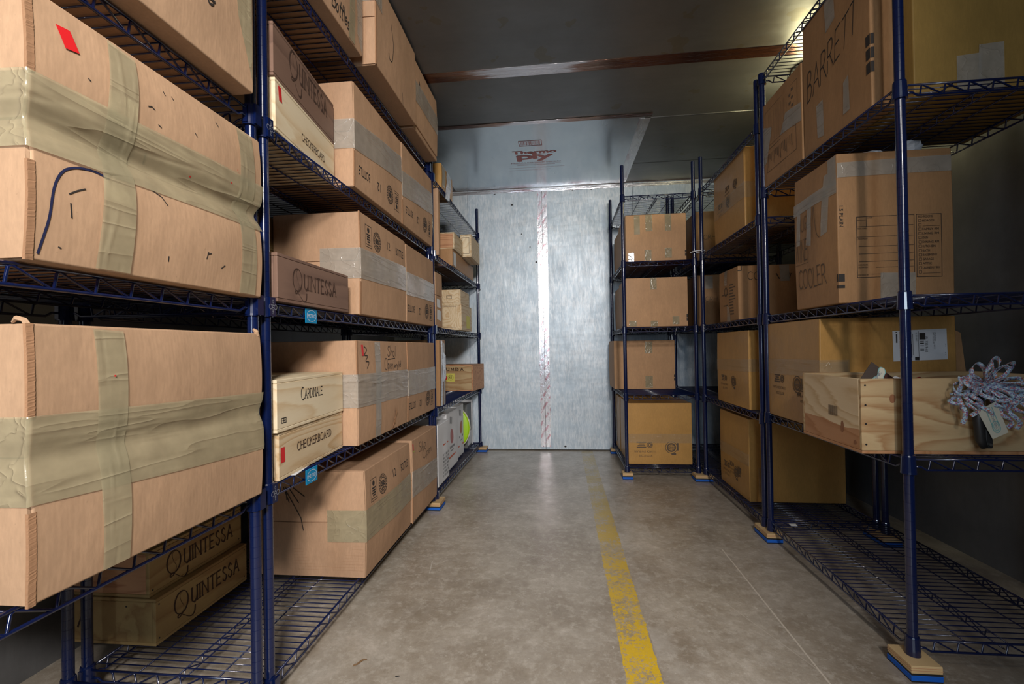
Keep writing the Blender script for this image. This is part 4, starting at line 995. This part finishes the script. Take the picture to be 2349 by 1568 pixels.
for i in range(8): P += rect(.07+i*.026, .20, .0712+i*.026, .345)
for i in range(6): P += rect(.275+(i % 2)*.02, .25+i*.018, .29+(i % 2)*.02, .262+i*.018)
c.ink('carton_print', 'F', P, M['fadeink'])
c.patch('packing_tape', 'F', [(.0, .10), (.05, .12), (.10, .27), (.0, .31)], M['ctape'], 6, 6, .002, .001); c.patch('packing_tape', 'F', [(.19, .19), (.375, .17), (.372, .25), (.24, .27)], M['ctape'], 6, 6, .002, .001)
# the COOLER carton
c = Carton('moving_carton', (1.028, 2.115, 1.144), .305, .39, .555, M['brown'], 'tall brown moving carton handwritten WINE COOLER, sagging, on the middle right shelf', rot=pi, near='B', flaps=False, bulge=.010, seed=2.3)
def tw(s, u, v, w, h, mat=M['fadeink'], th=.07):
    W, wd = word(s, False, th, .04, .22, .04, .06); return place(norm(W, wd), u, v, w, h)
c.ink('handwriting', 'F', tw('WINE', .012, .200, .095, .085)+tw('COOLER', .03, .085, .205, .075)+tw('HUGE', .04, .325, .085, .055)+stroke2d(smooth([(.15, .28), (.165, .40), (.18, .30), (.20, .27)]), .003)+frame(.005, .187, .115, .29, .0015), M['fadeink'], .0016)
for q in ([(.0, .40), (.305, .41), (.305, .46), (.0, .45)], [(.02, .27), (.05, .27), (.06, .42), (.03, .42)], [(.10, .26), (.14, .25), (.15, .43), (.12, .43)], [(.21, .27), (.25, .28), (.27, .50), (.23, .50)], [(.26, .44), (.304, .44), (.304, .55), (.25, .55)]): c.patch('packing_tape', 'F', q, M['ctape'], 8, 10, .002, .002)
c.patch('packing_tape', 'B', [(.0, .465), (.386, .470), (.386, .528), (.0, .520)], M['ctape'], 24, 6, .0022, .0015)
c.patch('packing_tape', 'B', [(.140, .008), (.258, .012), (.258, .105), (.140, .108)], M['ctape'], 8, 8, .0022, .001)
P = []
P += frame(.062, .092, .256, .316, .0018)
for v in (.278, .240, .205, .178, .150): P += rect(.068 if v < .23 else .062, v, .252, v+.0014)
P += frame(.062, .278, .096, .316, .0014)+rect(.064, .302, .094, .303)
for s, v in (('NAME', .308),): P += place(text2d(s), .100, v, .016, .005)
for s, v in (('SERIAL NUMBER', .269), ('ADDRESS', .232), ('CONTENTS', .136), ('DESTINATION', .127)): P += place(text2d(s), .066, v, .032, .005)
P += rect(.125, .128, .252, .129)+rect(.110, .103, .160, .104)+place(text2d('PACKED BY'), .066, .099, .036, .005)
P += frame(.262, .088, .348, .316, .0018)
rows = ('BEDROOM', '', 'FAMILY RM', 'LIVING RM', 'DEN', 'DINING RM', 'KITCHEN', 'BATH', 'BASEMENT', 'GARAGE', 'ATTIC', 'LAUNDRY RM', '')
P += place(text2d('BED ROOMS'), .268, .303, .050, .008)
for i, s in enumerate(rows):
    v = .287-i*.0155; P += frame(.269, v, .279, v+.010, .001)
    if s: P += place(text2d(s), .282, v+.001, min(.058, .0062*len(s)), .008)
    else: P += rect(.283, v, .342, v+.001)
P += place(text2d('1.5 PLAIN'), .008, .280, .014, .078, 0) if 0 else place(text2d('1.5 PLAIN'), .006, .282, .013, .078, 270)
c.ink('carton_print', 'B', P, M['ink'], .0016)
for a, b in ((.080, .108), (.056, .068)):
    c.patch('black_bar', 'B', [(.0, a), (.020, a), (.020, b), (.0, b)], M['ink'], 2, 2, .0016); c.patch('black_bar', 'F', [(.298, a), (.305, a), (.305, b), (.298, b)], M['ink'], 2, 2, .0016)
def crumple(name, loc, sx, sy, sz, mat, label, seed):
    rd = random.Random(seed); mb = MB(); n, m = 14, 8
    for i in range(m+1):
        for k in range(n):
            a = 2*pi*k/n; t = i/m; rr = (sin(pi*t)**.6+.02)*(.75+.35*rd.random()); mb.v.append((sx*rr*cos(a), sy*rr*sin(a), sz*(1-cos(pi*t))/2*(.8+.3*rd.random())))
    for i in range(m):
        for k in range(n):
            a, b = i*n+k, i*n+(k+1) % n; mb.f.append((a, b, b+n, a+n))
    o = mb.build(name, mat, None, loc=loc); return tag(o, label, 'plastic bag')
crumple('plastic_bag', (1.335, 1.90, 1.698), .045, .05, .060, M['white'], 'crumpled white plastic poking out above the moving carton', 3)
crumple('plastic_bag', (1.195, 1.90, 1.698), .050, .05, .030, M['white'], 'low scrap of white plastic on the left of the moving carton top', 5)

c = Carton('cardboard_box', (1.050, 2.455, .644), .470, .505, .455, M['orange'], 'glossy golden carton with a white shipping label, behind the open crate', rot=pi, near='B', flaps=False, seed=5.5, bulge=.005)
c.wraptape(.215, .285, .11, .205, .280, M['otape'], .002); packprint(c, 'F', .075, .10, .95); packprint(c, 'F', .30, .085, .8)
c.patch('shipping_label', 'B', [(.273, .276), (.472, .282), (.470, .404), (.272, .398)], M['paper'], 4, 4, .0015, 0, 'white shipping label')
P = rect(.283, .390, .288, .394)+rect(.284, .35, .289, .385)+rect(.366, .288, .3675, .395)+rect(.352, .280, .368, .293)
for i, wd in enumerate((.010, .003, .004, .007, .004)): P += rect(.372, .318+i*.009, .386, .318+i*.009+wd*.55)
P += rect(.370, .362, .392, .388)+place(text2d('FL 333 9-03'), .390, .312, .010, .060, 270)+place(text2d('SHIP TO: CELLAR'), .418, .345, .007, .045, 270)+place(text2d('1 OF 2 UPS GROUND'), .426, .355, .005, .035, 270)+place(text2d('BOX 12'), .422, .325, .005, .015, 270)
P += place(text2d('BILL 3RD PARTY'), .356, .355, .006, .035, 270)+rect(.345, .30, .3465, .385)+rect(.336, .29, .342, .345)
for v in (.300, .308, .335, .342): P += ringp(.464, v, 0, .0015, 6)
c.ink('label_print', 'B', P, M['ink'], .0022)
c.patch('packing_tape', 'B', [(.0, .170), (.105, .172), (.105, .278), (.0, .275)], M['otape'], 8, 8, .0022, .001)

# open crate pulled over the shelf edge
c = Crate('open_wine_crate', (.950, 1.925, .644), .355, .62, .238, M['heart'], M['cratepine'], 'open pine wine crate jutting out over the right shelf edge, bow on its front', rot=pi, near='B', open_top=True, overlap='end')
c.nails('B', [(.012, .030), (.012, .095), (.012, .155), (.012, .218)], .0032)
c.ink('barcode_stamp', 'F', sum([rect(.175+i*.0045, .10, .1765+i*.0045+(i % 3)*.0008, .135) for i in range(12)], []), M['fadeink'], .0008)
def knot(c, face, cu, cv, ru, rv):
    c.ink('wood_knot', face, ringp(cu, cv, 0, rv*.7, 18, ru/rv), plain('knot', (.26, .11, .05), .6), .0007)
knot(c, 'F', .255, .070, .012, .028); knot(c, 'F', .322, .030, .010, .010); knot(c, 'B', .092, .175, .013, .020)
cr = c
# things in and on the crate
def flatcard(name, pts, t, mat, label, cat='card'):
    """card given by corner points in a vertical plane x,z at depth y, leaning back"""
    mb = MB(); n = len(pts)
    for dy in (0, t):
        for x, y, z in pts: mb.v.append((x, y+dy, z))
    mb.f = [tuple(range(n)), tuple(range(n, 2*n))[::-1]]+[(i, (i+1) % n, n+(i+1) % n, n+i)[::-1] for i in range(n)]
    o = mb.build(name, mat); tag(o, label, cat); return o
o = flatcard('wine_card', [(.962, 1.605, .866), (1.017, 1.622, .934), (1.084, 1.606, .871), (1.030, 1.589, .803)], .002, M['darkcard'], 'square dark brown card with a pale blue bottle outline, leaning in the crate')
def onface(o, polys, mat, name, y=-.003):
    mb = MB()
    for q in polys:
        b = len(mb.v)
        for x, z in q: mb.v.append((x, 1.589+(z-.803)*.252+y, z))
        mb.f.append(tuple(range(b, b+len(q))))
    return mb.build(name, mat, o)
onface(o, [[(1.034, .913), (1.0845, .8705), (1.030, .8035), (1.010, .829)]], plain('dark_red_brown_print', (.05, .012, .008), .5), 'card_corner', -.0005)
hu = lambda k: smooth([(.998-k, .846-k), (1.000-k, .868), (1.012-k, .884+k*.6), (1.024-k*.8, .890+k), (1.030-k, .906), (1.038, .917+k), (1.050+k, .912), (1.052+k, .899), (1.044+k, .885), (1.042+k, .866), (1.036+k, .846-k)])
onface(o, [hu(.0)], M['teal'], 'bottle_outline', -.001)
onface(o, [hu(-.0028)], M['cream'], 'bottle_shape', -.0015)
P, wd = word('WINE', False, .2); onface(o, [[(1.012+x*.026-y*.004, .868+x*.030+y*.006) for x, y in q] for q in norm(P, wd)], M['greyprint'], 'card_print', -.002)
o = flatcard('paper_sheet', [(1.05, 1.64, .862), (1.100, 1.64, .886), (1.14, 1.64, .868), (1.08, 1.64, .83)], .001, M['paper'], 'white paper sheet lying behind the dark card in the crate', 'paper')
r = empty('wine_bottle', (1.11, 1.64, .69)); tag(r, 'dark red capped wine bottle lying in the open crate', 'bottle')
mb = MB(); mb.tube([(-.10, .14, 0), (.02, .14, .05), (.05, .10, .10)], [.037, .037, .03], 12); mb.build('bottle_body', M['blackrub'], r, smooth=True)
mb = MB(); mb.tube([(.03, .06, .145), (.07, .00, .178)], [.017, .016], 12); mb.tube([(.05, .10, .10), (.03, .06, .145)], [.03, .017], 12); mb.build('capsule', plain('dark_red_capsule', (.16, .012, .01), .35), r, smooth=True)
o = flatcard('folded_card', [(1.075, 1.80, .885), (1.175, 1.80, .885), (1.175, 1.86, .880), (1.075, 1.86, .880)], .002, M['paper'], 'white folded card lying across the crate rim behind the post')

# gift bow with curled ribbons
r = empty('gift_bow', (1.285, 1.548, .86)); tag(r, 'patterned curled ribbon bow hanging on the front of the open crate', 'bow')
def rib(pts, w, tw=(0, 0), wdir=None):
    """flat ribbon along a smooth 3-D path, with UVs"""
    pts = [Vector(p) for p in smooth3(pts)]; mb = MB(); mb.uv = []; acc = 0; off = random.random()*9
    for i, p in enumerate(pts):
        t = (pts[min(i+1, len(pts)-1)]-pts[max(i-1, 0)]).normalized()
        wd = Vector(wdir or (0, -.35, 1)); a = (wd-t*wd.dot(t)); a = a.normalized() if a.length > 1e-4 else Vector((1, 0, 0))
        if i: acc += (p-pts[i-1]).length
        g = tw[0]+(tw[1]-tw[0])*i/len(pts); a = a*cos(g)+t.cross(a)*sin(g)
        mb.v += [tuple(p-a*w/2), tuple(p), tuple(p+a*w/2)]; mb.uv += [(acc*140+off, 0+off), (acc*140+off, w*70+off), (acc*140+off, w*140+off)]
    for i in range(len(pts)-1):
        for j in range(2):
            k = i*3+j; mb.f.append((k, k+3, k+4, k+1))
    o = mb.build('ribbon', M['ribbon'], r, smooth=True); m = o.modifiers.new('solid', 'SOLIDIFY'); m.thickness = .0006
def smooth3(P, n=7):
    Q = [P[0]]+list(P)+[P[-1]]; out = []
    for i in range(1, len(Q)-2):
        p0, p1, p2, p3 = Q[i-1:i+3]
        for k in range(n):
            t = k/n; out.append(tuple(.5*((2*b)+(-a+c_)*t+(2*a-5*b+4*c_-d)*t*t+(-a+3*b-3*c_+d)*t**3) for a, b, c_, d in zip(p0, p1, p2, p3)))
    out.append(P[-1]); return out
rd = random.Random(11)
wR = .0115
# loops: centre, out to a tip, and back
for (tx, tz, bul, ty, tw_) in ((-.075, .015, .022, -.04, .8), (.06, .07, .025, -.035, .6), (-.01, .075, .024, -.05, .4), (.085, -.005, .02, -.045, .4), (.03, -.04, .022, -.05, .2), (-.10, -.01, .03, -.03, .2), (-.035, .065, .035, -.02, .3), (.02, .085, .03, -.03, -.2), (.055, .055, .03, -.02, .1), (-.06, .03, .02, -.03, .5), (.09, .015, .02, -.02, .1), (.105, -.02, .02, -.015, -.3), (-.055, -.055, .02, -.02, .5), (.04, -.06, .02, -.03, .6), (.0, .05, .025, -.045, 0), (.07, -.045, .025, -.03, .8), (.035, .02, .02, -.045, .9), (-.02, -.03, .02, -.045, .7)):
    L_ = math.hypot(tx, tz); nx, nz = -tz/L_, tx/L_
    rib([(0, 0, 0), (tx*.5+nx*bul*.6, ty*.7, tz*.5+nz*bul*.6), (tx*.9+nx*bul*.5, ty, tz*.9+nz*bul*.5), (tx, ty*.8, tz), (tx*.9-nx*bul*.5, ty*.5, tz*.9-nz*bul*.5), (tx*.5-nx*bul*.6, ty*.4, tz*.5-nz*bul*.6), (0, -.004, 0)], wR, (tw_, tw_+rd.uniform(-.5, .5)), (rd.uniform(-.2, .2), -.5, .8))
# hanging curls
for (x0, z0, x1, z1, am) in ((-.065, .02, -.045, -.085, .013), (.02, -.03, .022, -.075, .012), (.065, -.03, .088, -.10, .013), (.10, .01, .145, -.055, .012), (-.03, .01, -.045, -.06, .014), (-.085, .03, -.075, -.115, .004), (-.02, -.01, -.01, -.10, .012), (.05, -.02, .070, -.13, .010), (.03, -.03, .045, -.125, .012), (.09, -.01, .105, -.09, .012), (-.11, -.02, -.085, -.07, .014), (.075, .01, .125, -.075, .014), (-.05, -.01, -.055, -.09, .012)):
    rib([(x0*.2, -.01, z0*.2)]+[(x0+(x1-x0)*t+am*sin(9*t), -.024-.008*cos(9*t), z0+(z1-z0)*t) for t in [i/7 for i in range(8)]], wR, (0, rd.uniform(.3, 1.2)), (1, -.2, .15))
mb = MB(); mb.tube([(-.018, -.012, -.03), (-.040+.012, -.014, -.10), (-.022, -.014, -.165), (-.012, -.014, -.186)], [.010, .0125, .0125, .009], 12); mb.build('corkscrew_handle', M['blackrub'], r, smooth=True)
mb = MB(); mb.box(-.012, .008, -.020, -.008, -.188, -.10); mb.build('corkscrew_lever', M['blackrub'], r, bevel=.003)
mb = MB(); mb.lathe([(.0045, 0), (.0045, .004)], n=12); o = mb.build('rivet', M['zinc'], r); o.location = (-.002, -.0205, -.176); o.rotation_euler = (pi/2, 0, 0)
mb = MB(); mb.v = [(-.038, -.026, -.075), (.0, -.028, -.158), (.045, -.026, -.138), (.014, -.024, -.045), (-.038, -.0253, -.075), (.0, -.0273, -.158), (.045, -.0253, -.138), (.014, -.0233, -.045)]
mb.f = [(0, 1, 2, 3), (7, 6, 5, 4), (0, 4, 5, 1), (1, 5, 6, 2), (2, 6, 7, 3), (3, 7, 4, 0)]
tg = mb.build('gift_tag', M['cream'], r)
def ontag(polys, mat, name, e):
    o_, ux, uz = Vector((.0, -.0285, -.158)), Vector((.045, .002, .020)), Vector((.014-.045, .002, .093))
    mb = MB()
    for q in polys:
        b = len(mb.v); mb.v += [tuple(o_+ux*x+uz*y+Vector((0, -e, 0))) for x, y in q]; mb.f.append(tuple(range(b, b+len(q))))
    mb.build(name, mat, tg)
ontag(ringp(.45, .30, .16, .19, 16, 1.3)+ringp(.45, .30, .10, .12, 16, 1.3)+rect(.62, .3, .66, .9)+rect(.24, .3, .28, .9), M['teal'], 'tag_emblem', .0006)
ontag(place(text2d('WILLIAMETTE'), .38, .25, .14, .68, 90), M['greyprint'], 'tag_print', .0009)
mb = MB(); mb.v = [(0, 0, 0), (.030, 0, 0), (.035, .030, .0), (.002, .030, 0), (0, 0, .001), (.030, 0, .001), (.035, .030, .001), (.002, .030, .001)]; mb.f = [(0, 3, 2, 1), (4, 5, 6, 7), (0, 1, 5, 4), (1, 2, 6, 5), (2, 3, 7, 6), (3, 0, 4, 7)]
o = mb.build('paper_scrap', M['paper'], loc=(1.120, 2.405, .0952)); tag(o, 'small white paper scrap on the empty bottom right shelf', 'paper')

# ------------------------------------------------------------------ right row, middle unit
c = Carton('cardboard_box', (1.073, 3.255, .086), .475, .52, .478, M['orange'], 'golden carton on the floor-level shelf of the middle right unit', rot=pi, near='B', flaps=False, seed=6.6, bulge=.006)
c.wraptape(.205, .275, .0, .200, .270, M['otape'], .002); packprint(c, 'F', .075, .05, .9); packprint(c, 'F', .17, .09, .7)
c.patch('packing_tape', 'B', [(.05, .02), (.13, .02), (.13, .20), (.05, .20)], M['otape'], 6, 6, .002, .001)
c = Carton('cardboard_box', (1.048, 3.205, .628), .510, .55, .448, M['orange'], 'glossy golden carton on the second shelf of the middle right unit', rot=pi, near='B', flaps=False, seed=7.2, bulge=.006)
c.wraptape(.215, .285, .08, .205, .275, M['otape'], .002); packprint(c, 'F', .085, .075, .9)
c = Carton('cardboard_box', (1.063, 3.185, 1.144), .318, .52, .325, M['brown'], 'short brown carton marked COD W on the middle right shelf', rot=pi, near='B', flaps=False, seed=7.9, bulge=.004)
P = []
for i in range(11): P += rect(.19, .04+i*.018, .19+random.choice((.06, .09)), .048+i*.018)
P += ringp(.12, .19, .02, .03, 12)+rect(.05, .17, .17, .175)+rect(.08, .10, .16, .106)
c.ink('carton_print', 'F', P, M['fadeink'])
c.ink('handwriting', 'B', tw('COD', .055, .240, .10, .045, th=.08)+tw('W', .215, .240, .075, .032, th=.08)+stroke2d([(.29, .24), (.30, .27)], .004)+stroke2d([(.0, .295), (.02, .295), (.02, .325)], .004), M['ink'], .0014)
c.patch('packing_tape', 'B', [(.24, .225), (.29, .225), (.29, .322), (.235, .322)], M['ctape'], 6, 10, .002, .003); c.patch('packing_tape', 'F', [(.10, .23), (.15, .23), (.15, .323), (.10, .323)], M['ctape'], 5, 5, .002, .001); c.patch('packing_tape', 'F', [(.13, .0), (.19, .0), (.18, .09), (.14, .10)], M['ctape'], 5, 5, .002, .001)
c = Carton('cardboard_box', (1.057, 3.235, 1.666), .505, .55, .462, M['orange'], 'golden carton with a shiny taped corner on the upper middle right shelf', rot=pi, near='B', flaps=False, seed=8.3, bulge=.006)
c.wraptape(.17, .26, .06, .16, .25, M['otape'], .003); packprint(c, 'F', .08, .16, .8, M['ink']); packprint(c, 'F', .22, .24, .7)
# right row, rear unit
c = Carton('cardboard_box', (1.085, 4.20, 1.646), .42, .50, .415, M['brown'], 'brown carton high in the rear right unit, seen between the posts', rot=pi, near='B', flaps=False, seed=8.9)
c.ink('handwriting', 'B', tw('CRH', .06, .19, .09, .035, th=.1), M['fadeink'])
c = Carton('cardboard_box', (1.090, 4.20, 1.144), .42, .50, .410, M['brown'], 'brown carton on the middle shelf of the rear right unit, seen between the posts', rot=pi, near='B', flaps=False, seed=9.4)
c.ink('handwriting', 'B', tw('CRH', .06, .20, .09, .035, th=.1), M['fadeink']); c.patch('packing_tape', 'B', [(.06, .30), (.12, .30), (.12, .40), (.06, .40)], M['ctape'], 4, 4)

# ------------------------------------------------------------------ narrow unit at the back right
def tp(c, lst):
    for u0, v0, u1, v1 in lst: c.patch('packing_tape', 'B', [(u0, v0), (u1, v0), (u1, v1), (u0, v1)], M['tape'], 5, 8, .0018, .0015)
BR = M['brown']
BK = cardboard('tan_kraft_cardboard', (.50, .29, .15), .65, .05)
c = Carton('cardboard_box', (.507, 3.965, 1.640), .405, .448, .355, BK, 'tan carton with five short tape strips, top box of the narrow unit', rot=pi, near='B', flaps=False, seed=1.4)
tp(c, [(.065, .205, .108, .350), (.150, .225, .200, .352), (.292, .225, .340, .352), (.140, .005, .190, .085), (.290, .020, .340, .095)])
c.patch('silver_wrap', 'B', [(.02, .002), (.06, .0), (.062, .068), (.02, .065)], M['foilwrap'], 5, 5, .002, .004)
c.ink('black_mark', 'B', rect(.436, .03, .447, .05)+rect(.436, .055, .447, .075), M['ink'])
Carton('cardboard_box', (.515, 4.335, 1.640), .355, .44, .345, BK, 'brown carton tucked behind the top tan carton of the narrow unit', rot=pi, near='B', flaps=False, seed=1.5)
c = Carton('cardboard_box', (.503, 3.965, 1.142), .405, .455, .372, BK, 'tan carton with small tape squares, second box of the narrow unit', rot=pi, near='B', flaps=False, seed=1.6)
tp(c, [(.180, .28, .228, .370), (.02, .005, .075, .045), (.180, .003, .230, .045), (.340, .015, .390, .075)]); c.ink('black_mark', 'B', rect(.443, .04, .454, .06)+rect(.443, .065, .454, .09), M['ink'])
c = Carton('cardboard_box', (.515, 4.335, 1.142), .355, .44, .365, BK, 'brown carton with a torn label tucked behind the second tan carton', rot=pi, near='B', flaps=False, seed=1.7)
c = Carton('cardboard_box', (.450, 4.335, .634), .385, .50, .410, BK, 'pinkish-brown carton set back on the second shelf of the narrow unit', rot=pi, near='B', flaps=False, seed=1.8)
tp(c, [(.255, .30, .315, .40), (.255, .010, .315, .110)]); c.ink('black_mark', 'B', rect(.488, .07, .499, .09)+rect(.488, .10, .499, .12), M['ink'])
c = Carton('cardboard_box', (.505, 4.02, .087), .405, .480, .470, M['orange'], 'glossy golden carton with round emblem at the foot of the narrow unit', rot=pi, near='B', flaps=False, seed=2.1, bulge=.004)
packprint(c, 'B', .065, .045, 1.15); c.patch('packing_tape', 'B', [(.0, .165), (.478, .165), (.478, .235), (.0, .235)], M['otape'], 30, 8, .002, .001)
c = Carton('cardboard_box', (.500, 4.340, .087), .300, .45, .470, M['orange'], 'carton with white tape patches at the very back of the narrow unit', rot=pi, near='B', flaps=False, seed=2.2)
c.patch('packing_tape', 'F', [(.02, .05), (.12, .05), (.10, .35), (.05, .35)], M['foilwrap'], 5, 8, .002, .004)

mb = MB()
for z in (0, .006): mb.tube([(1.030+.046*cos(a), 3.522+.036*sin(a), 1.692+z*cos(a)) for a in [i*2*pi/20 for i in range(21)]], .0025, 5)
mb.tube([(.985, 3.535, 1.690), (.972, 3.530, 1.688)], .003, 5)
o = mb.build('cable_tie', M['white']); tag(o, 'white tie strapping two posts together where the narrow unit meets the right row', 'cable tie')
mb = MB(); mb.box(0, .06, 0, .11, 0, .001); o = mb.build('paper_slip', M['paper'], loc=(-.862, 1.30, .6256), rot=.2); tag(o, 'white paper slip on the shelf wires under the wavy-grained wine case', 'paper')
mb = MB(); mb.v = [(1.565, 2.02, .645), (1.640, 2.02, .645), (1.600, 2.02, 1.03), (1.565, 2.02, 1.05), (1.565, 2.03, .645), (1.640, 2.03, .645), (1.600, 2.03, 1.03), (1.565, 2.03, 1.05)]
mb.f = [(0, 1, 2, 3), (7, 6, 5, 4), (0, 4, 5, 1), (1, 5, 6, 2), (2, 6, 7, 3), (3, 7, 4, 0)]
o = mb.build('cardboard_sheet', M['brown']); tag(o, 'narrow brown cardboard sheet standing beside the labelled golden carton', 'cardboard')
# ------------------------------------------------------------------ ceiling lamp and litter
r = empty('ceiling_light', (1.42, 2.74, ZC)); tag(r, 'round glowing ceiling light half hidden above the right-hand shelves', 'ceiling light')
mb = MB(); mb.lathe([(.085, -.022), (.085, -.0005)], n=24); mb.build('base', M['zinc'], r)
mb = MB(); mb.lathe([(.020, -.095), (.05, -.085), (.068, -.06), (.075, -.0225)], n=24); mb.build('lamp_globe', M['lamp'], r, smooth=True)
l = bpy.data.lights.new('ceiling_light_bulb', 'POINT'); l.energy = 10; l.color = (1, .90, .50); l.shadow_soft_size = .06
o = bpy.data.objects.new('ceiling_light_bulb', l); COL.objects.link(o); o.location = (1.42, 2.74, ZC-.16)
mb = MB(); mb.tube([(0, 0, .002), (.012, .006, .004), (.022, .022, .006), (.034, .030, .004)], [.002, .003, .0028, .001], 6)
o = mb.build('twig', plain('dry_twig', (.16, .09, .04), .7), loc=(-.672, 1.395, 0)); tag(o, 'small curled dry twig on the concrete floor near the left shelving', 'twig')
mb = MB(); mb.tube([(0, 0, .0012), (.012, .004, .0012)], .0012, 5); o = mb.build('grit', M['blackrub'], loc=(-.52, 1.36, 0)); tag(o, 'tiny dark splinter on the floor right of the twig', 'splinter')
